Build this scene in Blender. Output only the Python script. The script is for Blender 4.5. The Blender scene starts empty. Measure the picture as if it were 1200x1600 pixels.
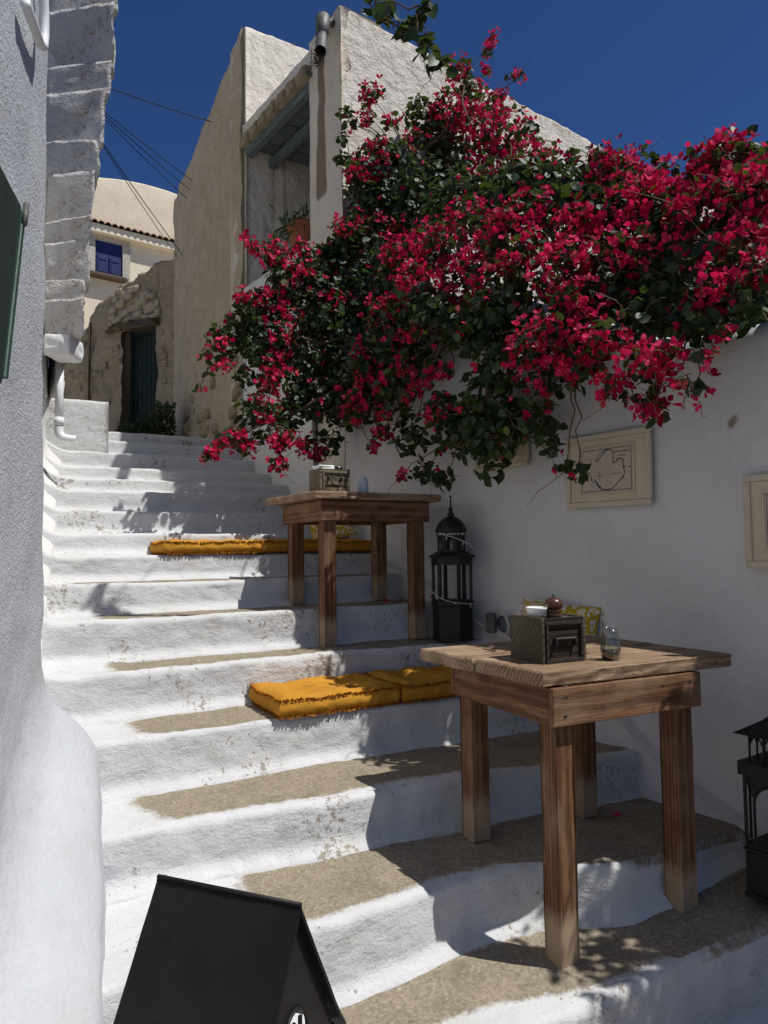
import bpy, math, random
import numpy as np
from mathutils import Vector, Matrix, noise

# ------------------------------------------------------------------ camera, sky, sun, exposure
SC = bpy.context.scene
COL = SC.collection
H = 1.64                       # eye height above the paving; all heights below are given from the eye
TH, PITCH, ROLL, FPX = math.radians(30.7), math.radians(3.2), math.radians(0.77), 1110.0
_R0 = Vector((math.cos(TH), -math.sin(TH), 0))
FW = Vector((math.sin(TH) * math.cos(PITCH), math.cos(TH) * math.cos(PITCH), math.sin(PITCH)))
_U0 = _R0.cross(FW)
RT = _R0 * math.cos(ROLL) - _U0 * math.sin(ROLL)
UP = _U0 * math.cos(ROLL) + _R0 * math.sin(ROLL)
cam = bpy.data.cameras.new("camera")
cam.sensor_fit = 'VERTICAL'; cam.sensor_height = 36.0; cam.lens = FPX / 1600 * 36
cam.clip_start = 0.02; cam.clip_end = 2000
camo = bpy.data.objects.new("camera", cam); COL.objects.link(camo)
camo.matrix_world = Matrix.Translation((0, 0, H)) @ Matrix((RT, UP, -FW)).transposed().to_4x4()
SC.camera = camo

SUN_EL, SUN_AZ = math.radians(61), math.radians(139)      # azimuth clockwise from +Y
w = bpy.data.worlds.new("World"); SC.world = w; w.use_nodes = True
nt = w.node_tree; nt.nodes.clear()
sky = nt.nodes.new("ShaderNodeTexSky"); sky.sky_type = 'NISHITA'; sky.sun_disc = False
sky.sun_elevation = SUN_EL; sky.sun_rotation = SUN_AZ
sky.altitude = 2500; sky.air_density = 1.0; sky.dust_density = 0.0; sky.ozone_density = 10.0
bg = nt.nodes.new("ShaderNodeBackground"); bg.inputs[1].default_value = 0.068
wo = nt.nodes.new("ShaderNodeOutputWorld")
tint = nt.nodes.new('ShaderNodeMix'); tint.data_type = 'RGBA'; tint.blend_type = 'MULTIPLY'; tint.inputs[0].default_value = 1.0
tint.inputs[7].default_value = (0.62, 0.80, 1.0, 1)      # a deep polarised blue, the same all over the sky
nt.links.new(sky.outputs[0], tint.inputs[6]); nt.links.new(tint.outputs[2], bg.inputs[0]); nt.links.new(bg.outputs[0], wo.inputs[0])
sl = bpy.data.lights.new("sun", 'SUN'); sl.energy = 4.4; sl.angle = math.radians(0.5); sl.color = (1.0, 0.975, 0.93)
so = bpy.data.objects.new("sun", sl); COL.objects.link(so)
SUND = Vector((math.sin(SUN_AZ) * math.cos(SUN_EL), math.cos(SUN_AZ) * math.cos(SUN_EL), math.sin(SUN_EL)))
so.rotation_euler = SUND.to_track_quat('Z', 'Y').to_euler(); so.location = (3, -3, 9)
SC.view_settings.view_transform = 'Standard'; SC.view_settings.look = 'None'
SC.view_settings.exposure = 0.08; SC.view_settings.gamma = 1.0; SC.view_settings.use_curve_mapping = False
SC.render.engine = 'CYCLES'
SC.cycles.use_denoising = True
SC.cycles.max_bounces = 8; SC.cycles.diffuse_bounces = 5; SC.cycles.transparent_max_bounces = 8

random.seed(7); RNG = np.random.default_rng(11)
R = random.uniform

# ------------------------------------------------------------------ helpers
def ray(px, py):
    return (FW + RT * ((px - 600) / FPX) + UP * ((800 - py) / FPX))
def at(px, py, d):                       # the point d metres ahead (along the view axis, level)
    v = ray(px, py); return v * d
def on_y(px, py, y):
    v = ray(px, py); return v * (y / v.y)
def on_x(px, py, x):
    v = ray(px, py); return v * (x / v.x)
def on_z(px, py, z):
    v = ray(px, py); return v * (z / v.z)
def on_plane(px, py, p, n):
    v = ray(px, py); return v * (p.dot(n) / v.dot(n))
def fbm(p, s=1.0, o=3):
    return noise.fractal(Vector(p) * s, 0.9, 2.1, o)
def lerp(a, b, t): return a + (b - a) * t
def sstep(a, b, x):
    t = min(1, max(0, (x - a) / (b - a))); return t * t * (3 - 2 * t)
def interp(pts, x):
    if x <= pts[0][0]: return pts[0][1]
    for (a, va), (b, vb) in zip(pts, pts[1:]):
        if x <= b: return va + (vb - va) * (x - a) / (b - a)
    return pts[-1][1]

class MB:
    def __init__(s): s.v = []; s.f = []; s.attr = {}
    def add(s, vs, fs):
        o = len(s.v); s.v.extend([tuple(v) for v in vs]); s.f.extend([tuple(i + o for i in f) for f in fs]); return s
    def box(s, lo, hi, M=None, bev=0.0):
        x0, y0, z0 = lo; x1, y1, z1 = hi
        if bev <= 0:
            vs = [(x0,y0,z0),(x1,y0,z0),(x1,y1,z0),(x0,y1,z0),(x0,y0,z1),(x1,y0,z1),(x1,y1,z1),(x0,y1,z1)]
            fs = [(0,3,2,1),(4,5,6,7),(0,1,5,4),(1,2,6,5),(2,3,7,6),(3,0,4,7)]
        else:
            vs = []; idx = {}
            b = bev
            X = (x0, x1); Y = (y0, y1); Z = (z0, z1); sg = (1, -1)
            for i in (0,1):
                for j in (0,1):
                    for k in (0,1):
                        c = (X[i], Y[j], Z[k]); d = (sg[i]*b, sg[j]*b, sg[k]*b)
                        for ax in range(3):
                            idx[(i,j,k,ax)] = len(vs)
                            vs.append(tuple(c[a] + (0 if a == ax else d[a]) for a in range(3)))
            fs = []
            def q(l): fs.append(tuple(idx[t] for t in l))
            for a in (0,1):
                q([(a,0,0,0),(a,1,0,0),(a,1,1,0),(a,0,1,0)] if a else [(a,0,0,0),(a,0,1,0),(a,1,1,0),(a,1,0,0)])
                q([(0,a,0,1),(0,a,1,1),(1,a,1,1),(1,a,0,1)] if a else [(0,a,0,1),(1,a,0,1),(1,a,1,1),(0,a,1,1)])
                q([(0,0,a,2),(1,0,a,2),(1,1,a,2),(0,1,a,2)] if a else [(0,0,a,2),(0,1,a,2),(1,1,a,2),(1,0,a,2)])
            for a in (0,1):
                for c in (0,1):
                    q([(a,c,0,0),(a,c,1,0),(a,c,1,1),(a,c,0,1)]); q([(a,0,c,0),(a,1,c,0),(a,1,c,2),(a,0,c,2)]); q([(0,a,c,1),(1,a,c,1),(1,a,c,2),(0,a,c,2)])
            for i in (0,1):
                for j in (0,1):
                    for k in (0,1): q([(i,j,k,0),(i,j,k,1),(i,j,k,2)])
        if M: vs = [M @ Vector(v) for v in vs]
        return s.add(vs, fs)
    def tube(s, pts, r, n=8, caps=True):
        pts = [Vector(p) for p in pts]; m = len(pts)
        rs = r if isinstance(r, (list, tuple)) else [r] * m
        vs = []; prev = None
        for i, p in enumerate(pts):
            t = (pts[min(i+1, m-1)] - pts[max(i-1, 0)]).normalized()
            if prev is None:
                a = t.cross(Vector((0,0,1)))
                if a.length < 1e-3: a = t.cross(Vector((1,0,0)))
                a.normalize()
            else:
                a = (prev - t * prev.dot(t))
                if a.length < 1e-5: a = t.orthogonal()
                a.normalize()
            prev = a; b = t.cross(a)
            for k in range(n):
                an = 2 * math.pi * k / n
                vs.append(p + (a * math.cos(an) + b * math.sin(an)) * rs[i])
        fs = [(i*n+k, i*n+(k+1)%n, (i+1)*n+(k+1)%n, (i+1)*n+k) for i in range(m-1) for k in range(n)]
        if caps: fs += [tuple(range(n))[::-1], tuple((m-1)*n+k for k in range(n))]
        return s.add(vs, fs)
    def lathe(s, prof, n=24, c=(0,0,0), rot=0.0, caps=True):
        vs = []
        for r, z in prof:
            for k in range(n):
                a = rot + 2*math.pi*k/n; vs.append((c[0]+r*math.cos(a), c[1]+r*math.sin(a), c[2]+z))
        m = len(prof)
        fs = [(i*n+k, i*n+(k+1)%n, (i+1)*n+(k+1)%n, (i+1)*n+k) for i in range(m-1) for k in range(n)]
        if caps: fs += [tuple(range(n))[::-1], tuple((m-1)*n+k for k in range(n))]
        return s.add(vs, fs)
    def grid(s, P):                        # P[i][j] points
        ni, nj = len(P), len(P[0]); vs = [p for row in P for p in row]
        return s.add(vs, [(i*nj+j, i*nj+j+1, (i+1)*nj+j+1, (i+1)*nj+j) for i in range(ni-1) for j in range(nj-1)])
    def prism(s, poly, z0, z1, M=None):
        n = len(poly)
        vs = [(x, y, z0) for x, y in poly] + [(x, y, z1) for x, y in poly]
        fs = [tuple(range(n))[::-1], tuple(range(n, 2*n))] + [(i, (i+1)%n, n+(i+1)%n, n+i) for i in range(n)]
        if M: vs = [M @ Vector(v) for v in vs]
        return s.add(vs, fs)
    def mesh(s, name, smooth=False):
        me = bpy.data.meshes.new(name); me.from_pydata(s.v, [], s.f); me.update()
        if smooth:
            me.polygons.foreach_set("use_smooth", [True] * len(me.polygons))
        for k, vals in s.attr.items():
            a = me.attributes.new(k, 'FLOAT', 'POINT'); a.data.foreach_set("value", np.array(vals, dtype=np.float32))
        return me
    def build(s, name, mat, parent=None, smooth=False, loc=(0,0,0), rot=(0,0,0)):
        return link(name, s.mesh(name, smooth), mat, parent, loc, rot)
def link(name, me, mat, parent=None, loc=(0,0,0), rot=(0,0,0)):
    o = bpy.data.objects.new(name, me); COL.objects.link(o)
    if mat is not None and hasattr(me, 'materials') and len(me.materials) == 0: me.materials.append(mat)
    o.parent = parent
    o.location = Vector(loc) if parent else Vector(loc) + Vector((0,0,H))
    o.rotation_euler = rot
    return o
def empty(name, loc=(0,0,0), rz=0.0):
    o = bpy.data.objects.new(name, None); COL.objects.link(o)
    o.location = Vector(loc) + Vector((0,0,H)); o.rotation_euler = (0,0,rz); o.empty_display_size = 0.1
    return o
def tag(o, label=None, cat=None, group=None, kind=None):
    if label: o['label'] = label
    if cat: o['category'] = cat
    if group: o['group'] = group
    if kind: o['kind'] = kind
    return o
def smooth_by_angle(o, ang=35):
    me = o.data
    me.polygons.foreach_set("use_smooth", [True]*len(me.polygons))
    me.set_sharp_from_angle(angle=math.radians(ang))
    return o

# ------------------------------------------------------------------ materials
class NT:
    def __init__(s, name):
        s.m = bpy.data.materials.new(name); s.m.use_nodes = True; s.t = s.m.node_tree; s.t.nodes.clear()
        s.out = s.n('OutputMaterial'); s.b = s.n('BsdfPrincipled'); s.l(s.b.outputs[0], s.out.inputs[0])
        s.tc = s.n('TexCoord')
    def n(s, k, **kw):
        o = s.t.nodes.new('ShaderNode' + k)
        for a, v in kw.items(): setattr(o, a, v)
        return o
    def l(s, a, b): s.t.links.new(a, b)
    def val(s, sock, v):
        if hasattr(v, 'is_output'): s.l(v, sock)
        else: sock.default_value = v
    def map(s, scale, src=None, loc=None):
        m = s.n('Mapping'); m.inputs['Scale'].default_value = scale if isinstance(scale, tuple) else (scale,)*3
        if loc is not None: s.val(m.inputs['Location'], loc)
        s.l(src or s.tc.outputs['Object'], m.inputs[0]); return m.outputs[0]
    def noise(s, scale, detail=4, rough=0.55, vec=None, dist=0.0):
        n = s.n('TexNoise'); n.inputs['Scale'].default_value = scale; n.inputs['Detail'].default_value = detail
        n.inputs['Roughness'].default_value = rough; n.inputs['Distortion'].default_value = dist
        s.l(vec or s.tc.outputs['Object'], n.inputs['Vector']); return n.outputs[0]
    def voro(s, scale, feature='F1', vec=None, out=0):
        n = s.n('TexVoronoi', feature=feature); n.inputs['Scale'].default_value = scale
        s.l(vec or s.tc.outputs['Object'], n.inputs['Vector']); return n.outputs[out]
    def ramp(s, f, stops):
        r = s.n('ValToRGB'); e = r.color_ramp.elements
        while len(e) < len(stops): e.new(0.5)
        for el, (p, c) in zip(e, stops):
            el.position = p; el.color = (c if isinstance(c, tuple) else (c,c,c)) + (1,)
        s.l(f, r.inputs[0]); return r.outputs[0]
    def mix(s, f, a, b, blend='MIX'):
        m = s.n('Mix', data_type='RGBA', blend_type=blend); s.val(m.inputs[0], f)
        for k, c in ((6, a), (7, b)):
            if hasattr(c, 'is_output'): s.l(c, m.inputs[k])
            else: m.inputs[k].default_value = c + (1,)
        return m.outputs[2]
    def math(s, op, a, b=None, c=None, clamp=False):
        m = s.n('Math', operation=op, use_clamp=clamp)
        for i, v in enumerate((a, b, c)):
            if v is not None: s.val(m.inputs[i], v)
        return m.outputs[0]
    def attr(s, name):
        return s.n('Attribute', attribute_name=name).outputs['Fac']
    def bump(s, h, dist, strength=1.0, prev=None):
        b = s.n('Bump'); b.inputs['Strength'].default_value = strength; b.inputs['Distance'].default_value = dist
        s.l(h, b.inputs['Height'])
        if prev: s.l(prev, b.inputs['Normal'])
        return b.outputs[0]
    def fin(s, color, rough=0.8, normal=None, spec=0.3, metal=0.0):
        s.val(s.b.inputs['Base Color'], color if hasattr(color, 'is_output') else color + (1,))
        s.val(s.b.inputs['Roughness'], rough); s.b.inputs['Specular IOR Level'].default_value = spec
        s.b.inputs['Metallic'].default_value = metal
        if normal: s.l(normal, s.b.inputs['Normal'])
        return s.m

def m_white(name, base=(0.70, 0.69, 0.67), chips=0.0, b1=0.010, b2=0.004, stain=(0.20, 0.13, 0.07), warm=(0.60,0.57,0.51), fine=1.0, ridges=False):
    k = NT(name)
    big = k.noise(1.3, 5, 0.6)
    c = k.mix(k.ramp(big, [(0.38, 0.0), (0.68, 1.0)]), base, tuple(b*w for b, w in zip(base, (0.93, 0.93, 0.92))))
    grime = k.ramp(k.noise(4.0, 9, 0.74), [(0.50, 0.0), (0.74, 0.75)])
    c = k.mix(grime, c, warm)
    # chipped paint: speckled flakes gathered in patches
    if chips > 0:
        patch = k.noise(2.1, 3, 0.6)
        fl = k.noise(38, 6, 0.75)
        s_ = k.math('ADD', k.math('MULTIPLY', k.math('SUBTRACT', patch, 0.5), 0.9), fl)
        fl = k.ramp(s_, [(0.735 - 0.05*chips, 0.0), (0.755 - 0.05*chips, 1.0)])
        c = k.mix(k.math('MULTIPLY', fl, 0.85), c, k.mix(k.noise(50, 2), (0.14,0.12,0.10), (0.36,0.30,0.22)))
    # bare concrete
    bare = k.attr('bare')
    nb = k.noise(26, 9, 0.8)
    bm = k.ramp(k.math('ADD', bare, k.math('MULTIPLY', k.math('SUBTRACT', nb, 0.5), 1.5)), [(0.33, 0.0), (0.67, 1.0)])
    agg = k.ramp(k.voro(95, 'F1', out=1), [(0.0, (0.17,0.14,0.10)), (0.5, (0.30,0.25,0.18)), (0.9, (0.42,0.36,0.27)), (1.0, (0.62,0.56,0.46))])
    conc = k.mix(k.ramp(k.noise(5, 8, 0.72), [(0.33,0.0),(0.67,1.0)]), (0.25,0.20,0.135), (0.46,0.38,0.265))
    conc = k.mix(0.62, conc, agg)
    conc = k.mix(k.ramp(k.noise(110, 3, 0.8), [(0.62,0.0),(0.70,0.65)]), conc, (0.55,0.50,0.42))
    conc = k.mix(k.ramp(k.noise(60, 4, 0.8), [(0.60,0.0),(0.68,0.7)]), conc, (0.09,0.07,0.05))
    conc = k.mix(k.ramp(k.noise(2.6, 6, 0.7), [(0.58,0.0),(0.72,0.5)]), conc, (0.15,0.12,0.085))
    conc = k.mix(1.0, conc, (0.80,0.81,0.84), 'MULTIPLY')
    c = k.mix(bm, c, conc)
    st = k.attr('stain')
    sm = k.ramp(k.math('ADD', st, k.math('MULTIPLY', k.math('SUBTRACT', k.noise(14, 6, 0.7, k.map((1,1,0.35))), 0.5), 0.8)), [(0.40, 0.0), (0.75, 0.8)])
    c = k.mix(sm, c, stain)
    h1 = k.noise(9, 5, 0.6); h2 = k.noise(70, 4, 0.65)
    crack = k.ramp(k.voro(2.3, 'DISTANCE_TO_EDGE', vec=None), [(0.0, 0.0), (0.012, 1.0)])
    nrm = k.bump(h1, b1*2.2); nrm = k.bump(h2, b2*fine, 1.0, nrm)
    if ridges:
        nrm = k.bump(k.noise(5.0, 7, 0.62, k.map((1,1,2.6)), 0.5), 0.010, 0.9, nrm)
    nrm = k.bump(k.voro(110, 'F1'), 0.002, k.math('MULTIPLY', 1, 1) and 0.35, nrm)
    return k.fin(c, 0.88, nrm, 0.2)
def m_tan(name, a=(0.76,0.65,0.485), b=(0.62,0.515,0.37), light=(0.82,0.73,0.58), rough=1.0):
    k = NT(name)
    c = k.mix(k.ramp(k.noise(2.2, 6, 0.65), [(0.35,0.0),(0.65,1.0)]), a, b)
    c = k.mix(k.ramp(k.noise(9, 7, 0.7), [(0.5,0.0),(0.68,0.8)]), c, light)
    c = k.mix(k.ramp(k.noise(24, 6, 0.8), [(0.56,0.0),(0.70,0.8)]), c, (0.20,0.165,0.12))
    sm = k.ramp(k.math('ADD', k.attr('stain'), k.math('MULTIPLY', k.math('SUBTRACT', k.noise(6, 5, 0.7, k.map((3,3,0.3))), 0.5), 0.9)), [(0.40, 0.0), (0.8, 0.7)])
    c = k.mix(sm, c, (0.20,0.125,0.055))
    n = k.bump(k.noise(9, 7, 0.72), 0.075*rough); n = k.bump(k.noise(45, 4, 0.7), 0.02*rough, 1.0, n)
    return k.fin(c, 0.95, n, 0.1)
def m_plain(name, col, rough=0.6, spec=0.3, var=0.15, scale=12, bump=0.0, bscale=60, metal=0.0):
    k = NT(name)
    d = tuple(x*(1-var) for x in col); u = tuple(min(1, x*(1+var)) for x in col)
    c = k.mix(k.ramp(k.noise(scale, 5, 0.65), [(0.3,0.0),(0.7,1.0)]), d, u)
    n = k.bump(k.noise(bscale, 4, 0.6), bump) if bump else None
    return k.fin(c, rough, n, spec, metal)
def m_wood(name, dark, mid, light, bleach=None, rough=0.75, paint=None, gscale=1.0, bl=0.0):
    """grain along the piece's own X axis"""
    k = NT(name)
    oi = k.n('ObjectInfo')
    off = k.n('CombineXYZ'); k.l(k.math('MULTIPLY', oi.outputs['Random'], 37.0), off.inputs[0]); k.l(k.math('MULTIPLY', oi.outputs['Random'], 11.0), off.inputs[1]); k.l(k.math('MULTIPLY', oi.outputs['Random'], 5.0), off.inputs[2])
    v = k.map((0.9*gscale, 9*gscale, 9*gscale), loc=off.outputs[0])
    warp = k.noise(1.6, 3, 0.5, v, 0.6)
    wv = k.n('TexWave', wave_type='RINGS', rings_direction='X'); wv.inputs['Scale'].default_value = 2.2; wv.inputs['Distortion'].default_value = 5.0; wv.inputs['Detail'].default_value = 3; wv.inputs['Detail Scale'].default_value = 1.2
    k.l(v, wv.inputs['Vector'])
    g = k.math('ADD', k.math('MULTIPLY', wv.outputs[1], 0.55), k.math('MULTIPLY', warp, 0.45))
    c = k.ramp(g, [(0.18, dark), (0.5, mid), (0.82, light)])
    fine = k.noise(5.0, 6, 0.7, k.map((2.0*gscale, 40*gscale, 40*gscale), loc=off.outputs[0]))
    c = k.mix(k.ramp(fine, [(0.40, 0.6), (0.60, 0.0)]), c, tuple(x*0.6 for x in dark))
    patch = k.noise(3.5, 4, 0.6, k.map((1.2,2.5,2.5), loc=off.outputs[0]))
    if bleach:
        c = k.mix(k.ramp(patch, [(0.47, 0.0), (0.72, bl)]), c, bleach)
        bb = k.attr('bleach')
        c = k.mix(k.math('MULTIPLY', k.ramp(k.math('ADD', bb, k.math('MULTIPLY', k.math('SUBTRACT', fine, 0.5), 0.8)), [(0.35,0.0),(0.8,1.0)]), 0.8), c, bleach)
    if paint: c = k.mix(k.ramp(patch, [(0.30, 0.0), (0.36, 1.0)]), c, paint)
    n = k.bump(fine, 0.002); n = k.bump(g, 0.0015, 1.0, n)
    return k.fin(c, rough, n, 0.25)
def m_leaf(name, a, b, young, spec=0.38, rough=0.52):
    k = NT(name)
    t = k.attr('tint')
    oi = k.n('ObjectInfo')
    c = k.ramp(k.math('FRACT', k.math('ADD', t, oi.outputs['Random'])), [(0.0, a), (0.6, b), (0.93, b), (1.0, young)])
    m = k.fin(c, rough, None, spec)
    tr = k.n('BsdfTranslucent'); k.l(k.mix(0.5, c, (0.16, 0.24, 0.03)), tr.inputs[0])
    ms = k.n('MixShader'); ms.inputs[0].default_value = 0.24
    k.l(k.b.outputs[0], ms.inputs[1]); k.l(tr.outputs[0], ms.inputs[2]); k.l(ms.outputs[0], k.out.inputs[0])
    return m
def m_bract(name):
    k = NT(name)
    t = k.attr('tint'); oi = k.n('ObjectInfo')
    c = k.ramp(k.math('FRACT', k.math('ADD', t, oi.outputs['Random'])), [(0.0, (0.26,0.003,0.028)), (0.5, (0.62,0.010,0.082)), (0.80, (0.72,0.016,0.11)), (0.95, (0.84,0.07,0.20)), (1.0, (0.45,0.10,0.09))])
    m = k.fin(c, 0.7, None, 0.15)
    tr = k.n('BsdfTranslucent'); k.l(c, tr.inputs[0])
    ms = k.n('MixShader'); ms.inputs[0].default_value = 0.36
    k.l(k.b.outputs[0], ms.inputs[1]); k.l(tr.outputs[0], ms.inputs[2]); k.l(ms.outputs[0], k.out.inputs[0])
    return m
def m_glass(name):
    k = NT(name)
    g = k.n('BsdfGlossy'); g.inputs['Roughness'].default_value = 0.04; tr = k.n('BsdfTransparent'); tr.inputs[0].default_value = (0.86,0.88,0.88,1)
    fr = k.n('LayerWeight'); fr.inputs[0].default_value = 0.35
    ms = k.n('MixShader'); k.l(k.math('ADD', k.math('MULTIPLY', fr.outputs[1], 0.75), 0.05), ms.inputs[0]); k.l(tr.outputs[0], ms.inputs[1]); k.l(g.outputs[0], ms.inputs[2])
    k.l(ms.outputs[0], k.out.inputs[0]); return k.m
def m_fabric(name, col, pattern=None, scale=16):
    k = NT(name)
    c = k.mix(k.ramp(k.noise(6, 5, 0.6), [(0.3,0.0),(0.7,1.0)]), tuple(x*0.82 for x in col), col)
    if pattern:
        v = k.noise(scale, 2, 0.4, None, 3.2)
        vv = k.voro(scale*1.3, 'DISTANCE_TO_EDGE')
        p = k.ramp(k.math('ADD', k.math('MULTIPLY', v, 0.7), k.math('MULTIPLY', vv, 0.8)), [(0.44,0.0),(0.47,1.0),(0.60,1.0),(0.63,0.0)])
        c = k.mix(p, c, pattern)
    n = k.bump(k.noise(9, 3, 0.5), 0.01); n = k.bump(k.noise(420, 2, 0.5), 0.0015, 1.0, n)
    return k.fin(c, 0.92, n, 0.1)

M = {}
M['white'] = m_white('whitewash', chips=0.0, b1=0.006, b2=0.003)
M['white_step'] = m_white('whitewash_steps', (0.575,0.58,0.583), chips=1.7, b1=0.0055, b2=0.002, warm=(0.47,0.455,0.42), fine=1.0, ridges=True)
M['white_rough'] = m_white('whitewash_pebbled', (0.70,0.70,0.70), b1=0.010, b2=0.016, warm=(0.72,0.71,0.69))
M['white_smooth'] = m_white('whitewash_smooth', (0.70,0.70,0.70), b1=0.004, b2=0.002, warm=(0.74,0.73,0.71))
M['white_wall'] = m_white('whitewash_garden_wall', (0.62,0.62,0.63), b1=0.006, b2=0.0012, warm=(0.51,0.50,0.49))
M['white_house'] = m_white('weathered_whitewash', (0.77,0.715,0.625), chips=1.0, b1=0.016, b2=0.008, warm=(0.55,0.48,0.38))
M['pillar'] = m_white('stained_pillar_plaster', (0.80,0.71,0.58), chips=0.6, b1=0.012, b2=0.006, warm=(0.58,0.48,0.36), stain=(0.15,0.085,0.04))
M['white_stone'] = m_white('whitewashed_stone', (0.56,0.55,0.54), chips=1.2, b1=0.02, b2=0.006, warm=(0.40,0.34,0.28))
M['tan'] = m_tan('tan_render')
M['tan_stone'] = m_tan('tan_rubble', (0.58,0.475,0.325), (0.44,0.35,0.23), (0.66,0.56,0.41))
M['stone'] = m_tan('rubble_stone', (0.60,0.51,0.37), (0.47,0.39,0.27), (0.68,0.60,0.46), 0.6)
M['cream'] = m_plain('cream_render', (0.72,0.62,0.48), 0.95, 0.1, 0.08, 3, 0.01, 30)
M['cream_pale'] = m_plain('pale_render', (0.74,0.66,0.52), 0.95, 0.1, 0.06, 3, 0.006, 30)
M['grey_stone'] = m_plain('grey_stone', (0.46,0.42,0.36), 0.9, 0.2, 0.3, 25, 0.01, 60)
M['terracotta'] = m_plain('terracotta', (0.30,0.115,0.06), 0.85, 0.2, 0.25, 10, 0.004, 40)
M['tile'] = m_plain('roof_tile', (0.33,0.21,0.13), 0.9, 0.2, 0.3, 14, 0.006, 40)
M['blue'] = m_plain('blue_paint', (0.012,0.016,0.10), 0.5, 0.4, 0.15, 10, 0.001, 60)
M['green_door'] = m_plain('dark_green_paint', (0.013,0.027,0.020), 0.65, 0.3, 0.3, 9, 0.003, 50)
M['green_shutter'] = m_plain('shutter_green_paint', (0.02,0.065,0.045), 0.5, 0.4, 0.2, 12, 0.001, 50)
M['old_timber'] = m_wood('old_timber', (0.05,0.035,0.022), (0.12,0.085,0.055), (0.22,0.17,0.12))
M['grey_timber'] = m_wood('grey_blue_timber', (0.09,0.11,0.12), (0.16,0.19,0.20), (0.24,0.27,0.27))
M['wood'] = m_wood('table_wood', (0.095,0.042,0.019), (0.165,0.077,0.036), (0.25,0.125,0.062), bleach=(0.40,0.30,0.20), bl=0.35)
M['wood_top'] = m_wood('tabletop_wood', (0.17,0.105,0.06), (0.28,0.185,0.11), (0.40,0.28,0.18), bleach=(0.46,0.36,0.25), bl=0.6)
M['wood_box'] = m_wood('box_wood', (0.07,0.05,0.03), (0.15,0.115,0.075), (0.25,0.20,0.14), bleach=(0.30,0.26,0.20), bl=0.5)
M['wood_box_dark'] = m_wood('dark_box_wood', (0.018,0.012,0.008), (0.036,0.026,0.018), (0.060,0.045,0.032))
M['wood_box_side'] = m_wood('worn_box_wood', (0.05,0.037,0.024), (0.085,0.066,0.045), (0.13,0.105,0.075), bleach=(0.17,0.14,0.11), bl=0.5)
M['black'] = m_plain('black_metal', (0.012,0.011,0.011), 0.55, 0.35, 0.3, 20, 0.0008, 90)
M['black_roof'] = m_plain('black_sheet_metal', (0.006,0.006,0.007), 0.55, 0.22, 0.35, 8, 0.0005, 30)
k = NT('dusty_black_sheet')
c = k.mix(k.ramp(k.noise(5, 8, 0.7), [(0.4,0.0),(0.75,1.0)]), (0.005,0.005,0.006), (0.014,0.014,0.016))
c = k.mix(k.ramp(k.noise(90, 3, 0.7), [(0.70,0.0),(0.76,0.6)]), c, (0.10,0.09,0.08))
M['black_roof'] = k.fin(c, k.ramp(k.noise(9, 6, 0.7), [(0.3,0.42),(0.7,0.68)]), k.bump(k.noise(14, 4, 0.6), 0.0012), 0.28)
M['dark_iron'] = m_plain('dark_iron', (0.05,0.04,0.032), 0.6, 0.5, 0.4, 30, 0.001, 90)
M['zinc'] = m_plain('zinc', (0.10,0.095,0.085), 0.55, 0.5, 0.5, 14, 0.002, 50)
M['frame'] = m_wood('cream_frame', (0.36,0.29,0.20), (0.52,0.44,0.33), (0.60,0.53,0.42), paint=(0.56,0.49,0.385), gscale=1.5)
M['mat'] = m_plain('cream_board', (0.56,0.49,0.37), 0.8, 0.2, 0.08, 8, 0.001, 60)
M['paper'] = m_plain('map_paper', (0.50,0.44,0.37), 0.8, 0.2, 0.07, 14)
M['ink'] = m_plain('ink', (0.035,0.032,0.045), 0.8, 0.1)
M['orange'] = m_fabric('orange_cotton', (0.52,0.25,0.032))
M['fringe'] = m_fabric('orange_fringe', (0.47,0.18,0.02))
M['yellow'] = m_fabric('yellow_print', (0.52,0.36,0.022), (0.66,0.61,0.50), 13)
M['tassel'] = m_fabric('cream_tassel', (0.62,0.57,0.46))
M['ceramic'] = m_plain('white_ceramic', (0.80,0.80,0.79), 0.25, 0.5, 0.02)
M['pepper'] = m_plain('pepper_mill_wood', (0.075,0.027,0.012), 0.35, 0.5, 0.3, 20)
M['paper_white'] = m_plain('napkin', (0.80,0.80,0.79), 0.9, 0.1, 0.03, 10, 0.003, 30)
M['wax'] = m_plain('dark_wax', (0.012,0.011,0.012), 0.25, 0.5, 0.1)
M['glass'] = m_glass('clear_glass')
M['frost'] = m_plain('frosted_glass', (0.68,0.73,0.75), 0.35, 0.4, 0.05)
M['cord'] = m_plain('white_cord', (0.55,0.54,0.52), 0.6, 0.3, 0.1)
M['cable'] = m_plain('power_cable', (0.02,0.02,0.022), 0.7, 0.2, 0.1)
M['pvc'] = m_plain('white_pipe', (0.74,0.75,0.76), 0.45, 0.4, 0.04)
M['leaf'] = m_leaf('bougainvillea_leaf', (0.008,0.018,0.007), (0.024,0.048,0.016), (0.10,0.15,0.02))
M['bract'] = m_bract('bougainvillea_bract')
M['stem'] = m_plain('woody_stem', (0.12,0.085,0.055), 0.9, 0.1, 0.3, 20, 0.003, 60)
M['twig'] = m_plain('dry_twig', (0.16,0.11,0.07), 0.9, 0.1, 0.3, 20)
M['bush'] = m_leaf('bush_leaf', (0.012,0.022,0.006), (0.035,0.05,0.014), (0.08,0.09,0.02))
M['succulent'] = m_leaf('succulent_leaf', (0.05,0.085,0.03), (0.09,0.13,0.05), (0.14,0.18,0.07))
M['earth'] = m_plain('earth', (0.16,0.115,0.07), 0.95, 0.1, 0.3, 8, 0.02, 20)
M['paving'] = m_plain('paving', (0.30,0.25,0.18), 0.95, 0.1, 0.25, 8, 0.01, 60)
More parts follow.
